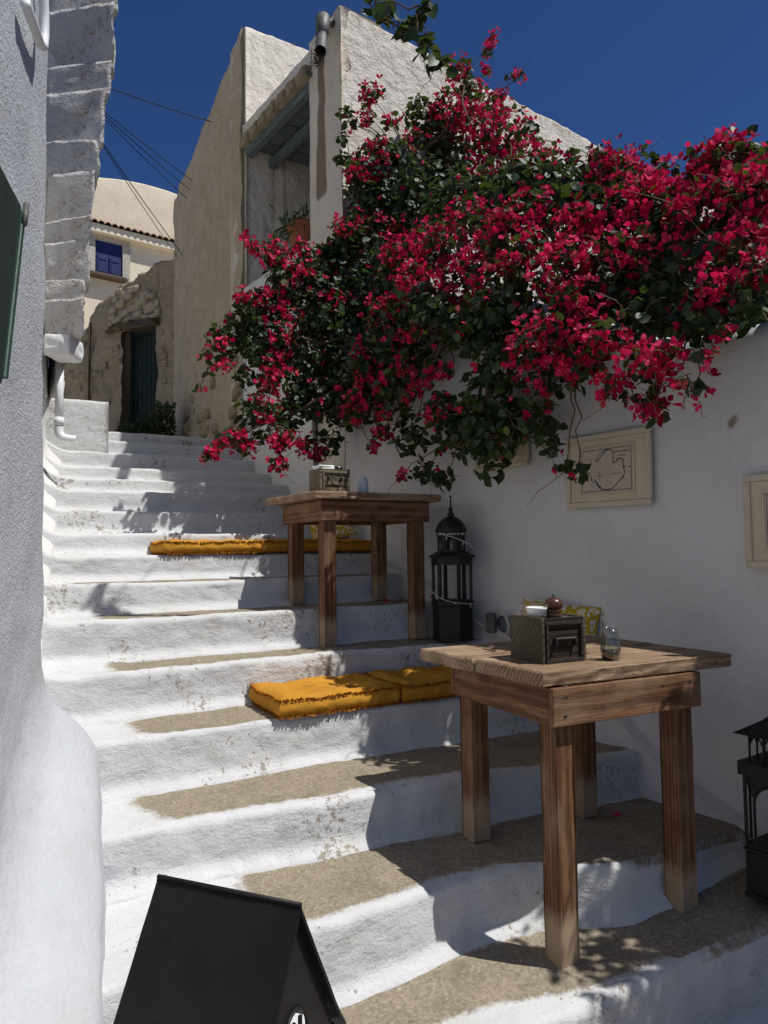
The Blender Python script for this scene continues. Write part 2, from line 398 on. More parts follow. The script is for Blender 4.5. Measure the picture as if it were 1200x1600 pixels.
M['pale_paving'] = m_plain('pale_paving', (0.50,0.44,0.35), 0.95, 0.1, 0.2, 3, 0.01, 40)
M['moss'] = m_plain('dry_moss', (0.10,0.07,0.045), 0.95, 0.1, 0.4, 30)

# ------------------------------------------------------------------ setting: ground and terraces
gm = MB(); gm.grid([[(x, y, -1.66) for x in np.linspace(-60, 60, 13)] for y in np.linspace(-60, 1.9, 13)])
tag(gm.build('ground', M['paving']), kind='structure')
hm = MB(); hm.grid([[(x, y, 1.15 + 0.02*(y-7) + (0 if y < 16 else (y-16)*0.1)) for x in np.linspace(-60, 60, 9)] for y in (7.5, 9, 12, 16, 30, 90)])
tag(hm.build('hillside', M['pale_paving']), kind='structure')
tm = MB()
tm.box((3.0, -3, -1.6), (9.0, 5.0, 0.72))
tag(tm.build('terrace', M['earth']), kind='structure')

# ------------------------------------------------------------------ the stairs
STEPS = [  # height from the eye, nosing line [(X, Y)...], bare concrete from X (None: all painted)
    ([(0.0,-1.42),(1.6,-1.405),(2.0,-1.385),(2.7,-1.29)], [(0.0,1.70),(1.43,1.66),(2.12,1.59),(2.9,1.45)], 0.95),
    ([(0.0,-1.174),(2.9,-1.174)], [(0.0,2.10),(1.0,2.09),(1.55,2.12),(1.88,2.07),(2.08,1.90),(2.3,1.86),(2.9,1.83)], 0.86),
    ([(0.0,-0.978),(2.9,-0.978)], [(0.0,2.68),(0.65,2.65),(2.0,2.50),(2.9,2.36)], 0.60),
    ([(0.0,-0.757),(2.9,-0.757)], [(0.0,3.10),(1.3,3.08),(2.9,2.98)], 0.66),
    ([(0.0,-0.545),(2.9,-0.545)], [(0.0,3.50),(2.0,3.50),(2.9,3.46)], 0.62),
    ([(0.0,-0.333),(2.9,-0.333)], [(0.0,3.87),(2.9,3.83)], 0.60),
    ([(0.0,-0.160),(2.9,-0.160)], [(0.0,4.27),(2.9,4.25)], 0.55),
    ([(0.0,0.0),(2.9,0.0)], [(0.0,4.60),(2.9,4.58)], None),
    ([(0.0,0.143),(2.9,0.143)], [(0.0,4.95),(2.9,4.95)], None),
    ([(0.0,0.313),(2.9,0.313)], [(0.0,5.30),(2.9,5.28)], None),
    ([(0.0,0.489),(2.9,0.489)], [(0.0,5.65),(2.9,5.65)], None),
    ([(0.0,0.615),(2.9,0.615)], [(0.0,6.00),(2.9,5.96)], None),
    ([(0.0,0.753),(2.9,0.753)], [(0.0,6.35),(2.9,6.32)], None),
    ([(0.0,0.920),(2.9,0.920)], [(0.0,6.70),(2.9,6.66)], None),
    ([(0.0,1.086),(2.9,1.086)], [(0.0,7.05),(2.9,7.02)], None),
    ([(0.0,1.230),(2.9,1.230)], [(0.0,7.40),(2.9,7.38)], None),
]
def x2(y): return interp([(2.4, 0.0), (3.0, 0.06), (3.3, 0.13), (3.7, 0.20), (4.2, 0.28), (5.5, 0.44), (6.6, 0.585), (8.0, 0.75)], y)
stairs = empty('stairs', (0, 0, 0)); tag(stairs, kind='structure')
def smooth_poly(pts, x, wd=0.10):
    return (interp(pts, x-wd) + interp(pts, x-wd/2) + interp(pts, x) + interp(pts, x+wd/2) + interp(pts, x+wd)) / 5
def tread_z(i, x): return smooth_poly(STEPS[i][0], x) if i >= 0 else -1.66
for i, (zp, yp, bare) in enumerate(STEPS):
    near = i < 8
    nx = 150 if near else 70
    x0, x1 = -0.1, 3.0
    tuck = 0.06 if i + 1 < len(STEPS) else 5.0
    mb = MB(); rows = []; ba = []
    for a in range(nx):
        x = x0 + (x1 - x0) * a / (nx - 1)
        z = tread_z(i, x); zb = tread_z(i-1, x) - 0.03
        y = smooth_poly(yp, x, 0.08)
        y += 0.010 * fbm((x*1.7, i*7.3, 0)) + 0.004*fbm((x*9, i*3.1, 1))
        yb = (smooth_poly(STEPS[i+1][1], x) if i+1 < len(STEPS) else 12.0) + 0.05
        rr = 0.028 + 0.010*fbm((x*3, i*5.1, 3))
        prof = []
        nt_ = 16 if near else 5
        for k in range(nt_ + 1):
            t = k / nt_; prof.append((lerp(yb, y + rr, t**0.8), z, 1))
        for k in range(1, 6):
            an = k/5*math.pi/2; prof.append((y + rr - rr*math.sin(an), z - rr + rr*math.cos(an), 2))
        nr = 14 if near else 9
        zf = zb + 0.03
        for k in range(1, nr + 1):
            t = k/nr; zz = lerp(z - rr, zb, t)
            hh = max(0, 1 - (zz - zf)/0.055); fl = 0.045*hh*hh if zz > zf else 0.045
            prof.append((y - 0.012*t - fl, zz, 3))
        xf = (0.0, 0.36, 0.42, 0.42, 0.42, 0.46, 0.48)[i] if i < 7 else x2(y) + 0.20
        cu = min(1.1, max(0.0, (xf - x)/0.20)); cu = 0.085*cu*cu
        row = []
        for (py_, pz_, kd) in prof:
            if kd != 3: pz_ += cu
            py_ -= 0.35*cu
            q = (x*2.6, py_*2.6, pz_*2.6 + i*3)
            d = 0.011*fbm(q) + 0.0045*fbm((x*13, py_*13, pz_*13), 1, 2)
            if kd == 1: p = (x, py_, pz_ + d*0.7)
            elif kd == 2: p = (x, py_ - d*0.9, pz_ + d*0.8)
            else: p = (x, py_ - d*1.1, pz_)
            row.append(p)
            b = 0.0
            if bare is not None and kd == 1:
                nn = fbm((x*1.3, i*2.7, 5))*0.05
                m_front = 0.035 + nn + (0.03 if i == 2 else 0.0)
                if i == 0: m_front = 0.06 + 0.10*sstep(1.9, 1.3, x) - 0.2*sstep(2.05, 2.2, x)
                if i == 1: m_front = 0.05 - 0.2*sstep(1.75, 2.0, x)
                m_back = 0.045 + 0.03*fbm((x*2.1, i*1.7, 9)) + 0.045
                b = min(sstep(m_front-0.055, m_front+0.055, py_-y), sstep(m_back-0.05, m_back+0.05, yb-py_))
                b *= sstep(bare-0.09, bare+0.11, x + 0.06*fbm((i*3.3, py_*3, 2)))
            if i <= 2 and kd != 3 and bare is not None and x > 2.05 and i < 2: b = max(b, 0.62*sstep(2.05, 2.25, x))
            ba.append(b)
        rows.append(row)
    mb.grid(rows); mb.attr['bare'] = ba
    o = mb.build('step', M['white_step'], stairs, True)

# low ramp of paving between the ground and the first riser is the ground itself
# ------------------------------------------------------------------ lumpy wall slab
def slab(mb, P, Q, zb, zt, thick, amp=0.01, freq=2.5, du=0.06, dz=0.06, rnd=0.05, stain=None, back_out=0.0, bare=None, fine=0.25, xoff=None):
    """wall from plan point P to Q; its face looks to the right-hand side of P->Q; zt may be a function of u (metres)"""
    P = Vector((P[0], P[1], 0)); Q = Vector((Q[0], Q[1], 0)); d = Q - P; L = d.length; d.normalize(); n = Vector((d.y, -d.x, 0))
    nu = max(2, int(L/du)); ztf = zt if callable(zt) else (lambda u: zt)
    nz = max(3, int((max(ztf(0), ztf(L/2), ztf(L)) - zb)/dz))
    rows = []; st = []; bb = []
    for a in range(nu + 1):
        u = L*a/nu; top = ztf(u); row = []
        prof = [(0, lerp(zb, top - rnd, k/nz)) for k in range(nz + 1)]
        prof += [(-rnd*(1-math.cos(t)), top - rnd + rnd*math.sin(t)) for t in (0.4, 0.8, 1.2, math.pi/2)]
        nb_ = max(1, int(thick/0.12))
        prof += [(-lerp(rnd, thick, k/nb_), top) for k in range(1, nb_ + 1)] + [(-thick, zb)]
        for j, (o_, z) in enumerate(prof):
            p = P + d*u + n*o_; p.z = z
            e = amp*fbm((p.x*freq, p.y*freq, p.z*freq)) + amp*fine*fbm((p.x*freq*5, p.y*freq*5, p.z*freq*5), 1, 2)
            if xoff: e += xoff(u, z)
            if j <= nz + 4: q = p + n*e + Vector((0,0, e*0.7 if j > nz else 0))
            else: q = p + Vector((0,0,e if j < len(prof)-1 else 0))
            row.append(q)
            st.append(stain(u, z) if stain and j <= nz+4 else 0.0); bb.append(bare(u, z) if bare and j <= nz+4 else 0.0)
        rows.append(row)
    o0 = len(mb.v); mb.grid(rows)
    m = len(rows[0]); mb.f.append(tuple(o0 + j for j in range(m))); mb.f.append(tuple(o0 + nu*m + j for j in range(m))[::-1])
    mb.attr.setdefault('stain', []).extend(st); mb.attr.setdefault('bare', []).extend(bb)
    return mb

# ------------------------------------------------------------------ right garden wall
def xw(y):                                    # the wall line beside the stairs
    return interp([(-2, 2.90), (1.8, 2.85), (2.4, 2.84), (3.4, 2.78), (5.03, 2.63), (6.9, 2.457)], y)
WTOP = [(-1.5, 0.85), (1.5, 0.93), (2.1, 0.98), (2.7, 1.25), (3.4, 1.65), (5.1, 1.85)]
gw = MB()
pts = [(-1.5), (0.0), 1.8, 3.4, 5.02]
ys = np.linspace(5.02, -1.5, 120); rows = []; bb = []
for y in ys:
    top = interp(WTOP, y) + 0.02*fbm((y*2, 3, 1))
    prof = [(0, z) for z in np.linspace(-1.8, top-0.10, 60)] + [(0.10*(1-math.cos(t)), top-0.10+0.10*math.sin(t)) for t in (0.3,0.6,0.9,1.2,1.57)] + [(0.16, top), (0.30, top-0.02), (0.30, 0.3)]
    row = []
    for j, (o_, z) in enumerate(prof):
        e = 0.014*fbm((y*1.6, z*1.6, 4)) + 0.003*fbm((y*9, z*9, 2), 1, 2)
        ramp_ = interp([(1.5,-1.36),(2.1,-1.17),(2.6,-0.97),(3.1,-0.75),(3.5,-0.54),(3.9,-0.33),(4.3,-0.16),(4.6,0.0),(5.0,0.14)], y)
        h = max(0, 1-(z-ramp_+0.05)/0.16); e += 0.04*h*h if z > ramp_-0.1 else 0.05
        row.append((xw(y) + o_ - e, y, z + (e*0.5 if j > 60 else 0)))
        pt = 0.0
        if abs(y-1.86) < 0.03 and abs(z-0.52) < 0.05: pt = 0.9*sstep(0.03, 0.012, abs(y-1.86+0.25*(z-0.52)))*sstep(0.05, 0.03, abs(z-0.52))
        bb.append(pt)
    rows.append(row)
gw.grid(rows); gw.attr['bare'] = bb
o = gw.build('garden_wall', M['white_wall'], None, True)
tag(o, 'whitewashed garden wall beside the stairs, hung with framed maps', 'wall')

# ------------------------------------------------------------------ left near wall with swollen foot
lw = empty('plastered_wall', (0.0, 1.5, -1.66))
mb = MB(); rows = []
path = [(-0.55+0.0, -1.2)]
def lx(y): return -0.40 + 0.22*y
sp = [(lx(y), y, 0.977, -0.215) for y in np.linspace(-1.2, 2.98, 100)]
cx, cy, rr = lx(2.98)-0.10*0.977, 2.98+0.10*0.215, 0.10
for t in np.linspace(0.12, 1.85, 14):
    a = -0.217 + t; sp.append((cx + rr*math.cos(a), cy + rr*math.sin(a), math.cos(a), math.sin(a)))
sp.append((-0.6, cy+0.08, -0.2, 1.0))
for (x, y, nx_, ny_) in sp:
    zf = interp([(-1.2,-1.5),(1.3,-1.48),(1.7,-1.38),(2.1,-1.14),(2.67,-0.93),(3.0,-0.76),(3.1,-0.73)], y)
    B = interp([(0, 0.33), (1.6, 0.31), (2.0, 0.285), (2.4, 0.255), (2.7, 0.235), (3.0, 0.20), (3.09, 0.17)], y)
    hh = interp([(0, 0.30), (2.2, 0.30), (2.7, 0.30), (3.05, 0.30)], y)
    row = []
    for z in list(np.linspace(-1.8, 0.0, 90)) + list(np.linspace(0.05, 4.6, 60)):
        t = max(0, (z - zf)/hh)
        if z <= zf: e = B + 0.03*min(1, (zf-z)/0.3)
        elif t < 0.62: e = B*lerp(1.0, 0.30, (t/0.62)**1.5)
        else: e = B*0.30*max(0, 1-(t-0.62)/0.75)**2.2
        e += 0.016*fbm((x*1.7, y*1.7, z*1.7)) + 0.004*fbm((x*8, y*8, z*8), 1, 2)
        row.append((x + nx_*e, y + ny_*e*(0.35 if ny_ > 0 else 1), z))
    rows.append(row)
mb.grid(rows)
mb.v = [(x, y-1.5, z+1.66) for x, y, z in mb.v]
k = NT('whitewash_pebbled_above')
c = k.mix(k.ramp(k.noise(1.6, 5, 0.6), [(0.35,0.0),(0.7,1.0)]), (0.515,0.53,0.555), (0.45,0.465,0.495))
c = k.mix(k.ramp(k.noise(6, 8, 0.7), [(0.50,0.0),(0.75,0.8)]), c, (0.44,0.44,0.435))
zz = k.n('SeparateXYZ'); k.l(k.tc.outputs['Object'], zz.inputs[0])
hm_ = k.ramp(k.math('MULTIPLY', zz.outputs[2], 0.25), [(0.28, 0.0), (0.42, 1.0)])
n1 = k.bump(k.noise(7, 5, 0.6), 0.012)
peb = k.bump(k.math('MULTIPLY', k.math('ADD', k.noise(120, 3, 0.6), k.math('MULTIPLY', k.noise(52, 3, 0.6), 1.0)), hm_), 0.007, 1.0, n1)
M['white_left'] = k.fin(c, 0.9, k.bump(k.noise(60, 4, 0.6), 0.003, 1.0, peb), 0.2)
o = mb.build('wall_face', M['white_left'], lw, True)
tag(lw, 'sunlit pebbly white wall with a swollen plaster foot at the far left', 'wall')

# second wall along the stairs' left end
sw = MB(); rows = []
def x2(y): return interp([(2.4, 0.0), (3.0, 0.06), (3.3, 0.13), (3.7, 0.20), (4.2, 0.28), (5.5, 0.44), (6.6, 0.585), (8.0, 0.75)], y)
def stairz(y): return interp([(2.4,-1.15),(2.75,-0.978),(3.2,-0.75),(3.55,-0.545),(4.0,-0.333),(4.4,-0.16),(4.75,0.0),(5.1,0.143),(5.45,0.313),(5.8,0.489),(6.15,0.615),(6.5,0.753),(6.9,0.92),(7.4,1.15)], y)
for y in np.linspace(2.4, 7.6, 130):
    row = []
    for z in list(np.linspace(-1.4, 1.3, 86)) + [1.5, 1.8, 2.2, 2.8]:
        zf = stairz(y); h = (z - zf)/0.20
        e = 0.12*max(0, 1-h)**2.2 if z > zf else 0.12
        e += 0.014*fbm((y*1.9, z*1.9, 8)) + 0.003*fbm((y*9, z*9, 8), 1, 2)
        row.append((x2(y) + e, y, z))
    rows.append(row)
sw.grid(rows)
o = sw.build('stair_side_wall', M['white'], None, True)
tag(o, 'narrow strip of white wall curving into the stairs behind the near wall', 'wall')

# ------------------------------------------------------------------ stones
def rock(size, n=3, seed=0, amp=0.12, sq=0.75):
    """a lumpy block; returns verts, faces (cube surface, n cells a side)"""
    vs = {}; V = []; F = []
    def vid(i, j, k):
        key = (i, j, k)
        if key not in vs:
            p = Vector((2*i/n-1, 2*j/n-1, 2*k/n-1)); s = p.normalized()*1.15
            q = p.lerp(s, 1-sq); q += Vector((noise.noise(q*1.3+Vector((seed*3.7,0,0))), noise.noise(q*1.3+Vector((0,seed*2.9,5))), noise.noise(q*1.3+Vector((7,0,seed*4.1)))))*amp*1.6
            if n > 3: q += Vector((noise.noise(q*4+Vector((seed,0,0))), noise.noise(q*4+Vector((0,seed,5))), noise.noise(q*4+Vector((7,0,seed)))))*amp*0.5
            vs[key] = len(V); V.append(Vector((q.x*size[0]/2, q.y*size[1]/2, q.z*size[2]/2)))
        return vs[key]
    for a in range(n):
        for b in range(n):
            F += [(vid(a,b,0),vid(a,b+1,0),vid(a+1,b+1,0),vid(a+1,b,0)), (vid(a,b,n),vid(a+1,b,n),vid(a+1,b+1,n),vid(a,b+1,n)),
                  (vid(a,0,b),vid(a+1,0,b),vid(a+1,0,b+1),vid(a,0,b+1)), (vid(a,n,b),vid(a,n,b+1),vid(a+1,n,b+1),vid(a+1,n,b)),
                  (vid(0,a,b),vid(0,a,b+1),vid(0,a+1,b+1),vid(0,a+1,b)), (vid(n,a,b),vid(n,a+1,b),vid(n,a+1,b+1),vid(n,a,b+1))]
    return V, F

# ------------------------------------------------------------------ overhanging stone house on the left
sh = empty('stone_house', (0.55, 5.5, -1.0))
SHO = Vector((0.55, 5.5, -1.0))
tag(sh, 'old house of whitewashed corner stones jutting over the left of the stairs', 'house')
core = MB()
def shx(z): return interp([(1.40, 0.70), (2.4, 0.755), (3.9, 0.885), (5.2, 1.02)], z)
rows = []
for z in np.linspace(1.45, 7.2, 56):  # unseen height and rear length added to bounce sun onto the tan house
    lean = 0.10*(z-1.4)/2.5
    xr = shx(z) - 0.035
    row = []
    for (x, y) in [(-1.0, 5.66), (0.2, 5.66), (0.40, 5.65), (0.50, 5.60), (xr-0.07, 5.44), (xr-0.02, 5.45), (xr-0.015, 5.6), (xr+0.01, 6.4), (xr+0.01, 7.2), (xr+0.0, 8.4), (xr-0.05, 9.8)]:
        e = 0.012*fbm((x*4, y*4, z*4)); row.append(Vector((x+e, y - lean + e, z)) - SHO)
    rows.append(row)
core.grid(rows)
core.build('wall_core', M['white'], sh, True)
zc = 1.58; sd = 1
hs = [0.22, 0.15, 0.27, 0.17, 0.33, 0.24, 0.36, 0.22, 0.40, 0.28, 0.44, 0.36, 0.4]
for i, hgt in enumerate(hs):
    zm = zc + hgt/2; lean = 0.10*(zm-1.4)/2.5
    xr = shx(zm); xl = 0.47; wd = xr - xl
    V, F = rock((wd/0.77*R(0.97,1.06), 0.26, hgt*1.14), 14, i*1.7+2, 0.06, 0.93)
    fa = math.radians(-40 + R(-4,4)); ln = math.radians(8 + R(-4,4)); tw = R(-.06,.06)
    Mr = Matrix(((math.cos(fa), 0, tw, 0), (math.sin(fa), 1, -math.sin(ln), 0), (R(-.08,.08), 0, 1, 0), (0, 0, 0, 1)))
    c = Vector(((xl+xr)/2 + R(-.008,.008), 5.545 - lean, zm)) - SHO
    s = MB(); s.add([Mr @ v for v in V], F)
    s.build('stone', M['white_stone'], sh, True, loc=c)
    zc += hgt*0.985
# rounded plaster end below the stones
V, F = rock((0.19, 0.24, 0.15), 12, 4, 0.07, 0.78)
cb = MB(); Mr = Matrix.Rotation(math.radians(-30), 4, 'Z'); cb.add([Mr @ v for v in V], F)
cb.build('plaster_corbel', M['white_smooth'], sh, True, loc=Vector((0.61, 5.54, 1.50)) - SHO)

# drain pipe
dp = empty('drain_pipe', (0.615, 5.85, 0.9)); tag(dp, 'white plastic drain pipe with an elbow, below the jutting stone house', 'pipe')
s = MB(); s.tube([(0,0,0.62),(0,0,0.06)], 0.030, 16); s.build('pipe', M['pvc'], dp, True)
s = MB(); s.tube([(0,0,0.08),(0,0,0.04),(0.01,-0.005,0.012),(0.035,-0.012,-0.006),(0.075,-0.02,-0.012),(0.12,-0.03,-0.014)], [0.034,0.034,0.034,0.033,0.031,0.031], 16, False); s.build('elbow', M['pvc'], dp, True)
s = MB(); s.lathe([(0.031,0.09),(0.037,0.09),(0.037,0.15),(0.031,0.15)], 16); s.build('collar', M['pvc'], dp, True)
cp = MB(); p = on_x(78, 593, 0.40) ; p = Vector((x2(4.9)+0.004, 4.9, 0)); p.z = 1.12
cp.tube([p, p + Vector((0.02, 0, 0))], [0.035, 0.03], 16); o = cp.build('junction_cap', M['pvc'], None, True)
tag(o, 'small round white cap on the narrow wall beside the pipe', 'cap')

# white block at the head of the stairs
wb = MB(); slab(wb, (0.40, 6.74), (1.11, 6.69), 0.2, 1.385, 1.1, 0.012, 3, 0.04, 0.04, 0.035)
o = wb.build('parapet_block', M['white_step'], None, True); tag(o, 'low bright white block beside the topmost steps', 'parapet')

# ------------------------------------------------------------------ green shutter and conduit on the near wall
SHP = Vector((0.10, 2.05, 0.4))
gs = empty('window_shutter', SHP); tag(gs, 'dark green wooden shutter frame at the left edge on the white wall', 'shutter')
def wallp(y, z, off): return Vector((lx(y) + off, y, z)) - SHP
def bar(mbx, p, q, wv, tv):
    c = [p, p+wv, p+wv+tv, p+tv, q, q+wv, q+wv+tv, q+tv]
    mbx.add(c, [(0,1,2,3),(4,7,6,5),(0,4,5,1),(1,5,6,2),(2,6,7,3),(3,7,4,0)])
s = MB(); bar(s, wallp(2.39, 1.05, 0.012), wallp(2.15, 0.48, 0.012), Vector((-0.007,-0.028,0)), Vector((0.014,0,0))); s.build('stile', M['green_shutter'], gs)
s = MB(); bar(s, wallp(2.352, 1.04, 0.010), wallp(2.112, 0.47, 0.010), Vector((-0.007,-0.028,0)), Vector((0.012,0,0))); s.build('frame_bar', M['green_shutter'], gs)
s = MB(); bar(s, wallp(2.315, 1.04, 0.004), wallp(2.075, 0.45, 0.004), Vector((-0.09,-0.4,-0.05)), Vector((0.02,0,0))); s.build('panel', M['green_door'], gs)
s = MB(); s.tube([wallp(2.38, 1.08, 0.028), wallp(2.345, 1.00, 0.028)], 0.009, 8); s.build('hinge', M['zinc'], gs, True)
cdt = MB()
cdt.tube([Vector((lx(y)+o_, y, z)) for y, z, o_ in ((2.5,2.4,0.03),(2.58,2.05,0.03),(2.63,1.90,0.035),(2.645,1.82,0.035),(2.62,1.76,0.035),(2.55,1.72,0.035),(2.3,1.66,0.03))], 0.016, 10)
o = cdt.build('white_conduit', M['pvc'], None, True); tag(o, 'curved white conduit at the top left corner of the near wall', 'pipe')

# ------------------------------------------------------------------ white house behind the bougainvillea
WH = empty('white_house', (3.0, 5.03, -1.0)); tag(WH, 'white house with a dark timber loggia behind the bougainvillea', 'house')
def rel(mb, P):
    P = Vector(P); mb.v = [tuple(Vector(v) - P) for v in mb.v]; return mb
WHO = (3.0, 5.03, -1.0)
fw_ = MB(); slab(fw_, (2.63, 5.03), (10.0, 5.03), 0.5, lambda u: 4.57 - 0.108*u + 0.02*fbm((u*3,0,0)) + 0.012*fbm((u*12,0,0)), 0.5, 0.016, 2.0, 0.07, 0.07, 0.05,
    stain=lambda u, z: 0.55*sstep(0.22, 0.0, 4.54-0.108*u-z) )
rel(fw_, WHO).build('front_wall', M['white_house'], WH, True)
# corner pillar: side face beside the stairs
def pst(u, z):
    c = 0.20 + 0.03*fbm((z*2, 0, 0)); wv = 0.05 + 0.035*sstep(4.2, 3.0, z)
    return 0.95*sstep(wv+0.03, wv-0.02, abs(u-c))*sstep(2.95, 3.10, z)*sstep(4.45, 4.2, z) + 0.25*sstep(0.2,0.0,abs(z-4.35))
pl = MB(); slab(pl, (2.58, 5.55), (2.631, 5.026), 1.2, 4.55, 0.42, 0.008, 3, 0.03, 0.05, 0.03, stain=pst)
rel(pl, WHO).build('corner_pillar', M['pillar'], WH, True)
pw = MB(); slab(pw, (2.453, 6.93), (2.585, 5.545), -0.5, 2.76, 0.32, 0.010, 2.5, 0.05, 0.06, 0.05)
rel(pw, WHO).build('loggia_parapet', M['white'], WH, True)
# low stretch of the same wall below the pillar
pw = MB(); slab(pw, (2.586, 5.55), (2.63, 5.02), -0.3, 2.55, 0.3, 0.006, 2.5, 0.05, 0.06, 0.10)
# loggia roof: plaster band, stone edge, beams, boards
rf = MB(); slab(rf, (2.44, 6.90), (2.575, 5.50), 4.28, 4.465, 1.6, 0.012, 3, 0.05, 0.04, 0.02, stain=lambda u, z: 0.6*sstep(0.06, 0.0, z-4.28))
rel(rf, WHO).build('roof_slab', M['white_house'], WH, True)
for i in range(7):                            # the rough stone edge under the roof band
    y0 = 6.86 - i*0.195; V, F = rock((0.20, 0.215, 0.105), 4, i*2.3, 0.12, 0.8)
    s = MB(); s.add(V, F); s.build('edge_stone', M['tan_stone'], WH, True, loc=Vector((lerp(2.455, 2.575, (6.86-y0)/1.36)+0.05, y0-0.08, 4.245)) - Vector(WHO))
for (xo, z0, z1, wd) in ((0.05, 4.12, 4.20, 0.09), (0.30, 4.06, 4.16, 0.075)):
    Mr = Matrix.Translation(Vector((2.45+xo, 6.88, (z0+z1)/2)) - Vector(WHO)) @ Matrix.Rotation(math.radians(-90+5.5), 4, 'Z')
    s = MB(); s.box((0, -wd/2, -(z1-z0)/2), (1.36, wd/2, (z1-z0)/2), None, 0.012)
    o = s.build('beam', M['grey_timber'], WH); o.matrix_local = Mr
for i in range(7):
    y0 = 6.86 - i*0.197
    s = MB(); s.box((0, 0, 0), (1.35, 0.19, 0.02)); s.build('ceiling_board', M['grey_timber'], WH, loc=Vector((2.52, y0-0.19, 4.205 + 0.004*(i%2))) - Vector(WHO))
s = MB(); s.box((3.9, 5.5, 1.2), (4.0, 6.9, 4.2)); rel(s, WHO).build('loggia_back_wall', M['white_house'], WH)
s = MB(); s.box((2.75, 5.5, 1.9), (3.9, 6.9, 2.0)); rel(s, WHO).build('loggia_floor', M['paving'], WH)
# rain spout
sp_ = empty('rain_spout', (2.58, 5.40, 4.25)); sp_.parent = None
s = MB()
def pr(px, py, y): return on_y(px, py, y)
a = on_x(500, 30, 2.52); b = on_x(503, 78, 2.44)
bx = Vector((2.58, 5.40, 4.25))
tag(sp_, 'rusty metal rain spout on the corner of the white house', 'spout')
P0 = on_plane(505, 35, Vector((2.52, 5.4, 0)), Vector((1, 0, 0))); P1 = on_plane(501, 80, Vector((2.36, 5.3, 0)), Vector((1, 0, 0)))
dirn = (P1-P0)
s.tube([P0 - bx, P1 - bx], 0.045, 14, False); s.tube([P0 - bx, P1 - bx], 0.038, 14, False)
s.build('spout_pipe', M['zinc'], sp_, True)
s = MB(); s.tube([P0 - bx + Vector((0.02,0.04,0.06)), P0 - bx + Vector((-0.01,-0.02,0.0)), P0-bx+dirn*0.5], [0.06, 0.065, 0.05], 12); s.build('funnel', M['zinc'], sp_, True)
s = MB(); s.tube([P0 - bx + Vector((0.0,0,0.02)), P0 - bx + Vector((0.12,0,0.02))], 0.03, 10); s.build('bracket', M['zinc'], sp_, True)
# dry moss tuft under the spout
mt = MB()
for i in range(60):
    c = Vector((2.585 + 0.0, 5.33 + R(-.07,.07), 4.27 + R(-.05,.05))); mt.tube([c, c + Vector((R(-.05,-.01), R(-.03,.03), R(-.05,.05)))], 0.003, 4)
o = mt.build('dry_tuft', M['moss']); tag(o, 'dry brown tuft growing from the stained wall below the rain spout', 'plant', kind='thing')

# ------------------------------------------------------------------ tan block house
TB = empty('tan_block_house', (2.6, 8.5, 0.5)); TBO = (2.6, 8.5, 0.5)
tag(TB, 'tall tan rendered block house at the head of the stairs', 'house')
s = MB(); slab(s, (2.79, 11.1), (2.442, 6.935), 0.6, lambda u: 5.60 - 0.05*sstep(0, 4.2, u) + 0.015*fbm((u*5,1,0)), 0.6, 0.024, 2.2, 0.07, 0.07, 0.03, fine=0.45)
rel(s, TBO).build('side_wall', M['tan'], TB, True)
s = MB(); slab(s, (2.472, 6.875), (5.5, 6.875), 0.6, lambda u: 5.56 - 0.01*u + 0.012*fbm((u*6,2,0)), 0.5, 0.014, 2.4, 0.06, 0.07, 0.04, fine=0.4,
    stain=lambda u, z: (0.62*max(sstep(0.07,0.02,abs(u-0.28)), sstep(0.06,0.02,abs(u-0.42)), 0.75*sstep(0.05,0.02,abs(u-0.17)))*sstep(2.2,3.4,z) if z < 4.2 else 0.0))
rel(s, TBO).build('front_wall', M['white_house'], TB, True)
for i in range(26):                            # rubble showing at the foot of the side wall
    u = R(0.1, 3.6); z = R(1.25, 2.2); V, F = rock((R(.10,.22), R(.14,.30), R(.08,.16)), 2, i*1.3, 0.15, 0.6)
    y = 6.95 + u; x = 2.457 + 0.0817*(y-6.9)
    s = MB(); s.add(V, F); s.build('stone', M['tan_stone'], TB, True, loc=Vector((x+0.035, y, z)) - Vector(TBO), rot=(R(-.3,.3), 0, R(-.2,.2)))

# ------------------------------------------------------------------ rubble wall with the green door
PR = Vector((2.80, 11.0, 0)); PLv = at(100, 600, 12.6); PL = Vector((PLv.x, PLv.y, 0))
dW = (PR - PL).normalized(); nW = Vector((dW.y, -dW.x, 0)); LW = (PR-PL).length
def wp(px, py): return on_plane(px, py, PL, nW)
def wu(px, py=560): return (wp(px, py) - PL).dot(dW)
RW = empty('rubble_wall', (PL + PR)/2 + Vector((0,0,1.2))); RWO = (PL + PR)/2 + Vector((0,0,1.2))
tag(RW, 'tan rubble wall with a curved top around the green door', 'wall')
tp = [(wu(px, py), wp(px, py).z) for px, py in ((100,540),(130,515),(140,500),(146,480),(160,465),(180,450),(205,437),(236,418),(238,410),(272,404))]
dl, dr = wu(190), wu(244); dz = wp(215, 512).z
ztop = lambda off: (lambda u: interp(tp, u + off))
s = MB()
slab(s, PL, PL + dW*dl, 0.6, ztop(0), 0.45, 0.06, 2.2, 0.06, 0.07, 0.05, fine=0.5)
slab(s, PL + dW*dr, PR + dW*0.3, 0.6, ztop(dr), 0.45, 0.05, 2.2, 0.06, 0.07, 0.05, fine=0.5)
slab(s, PL + dW*dl, PL + dW*dr, dz, ztop(dl), 0.45, 0.05, 2.2, 0.06, 0.07, 0.05, fine=0.5)
rel(s, RWO).build('wall_face', M['tan_stone'], RW, True)
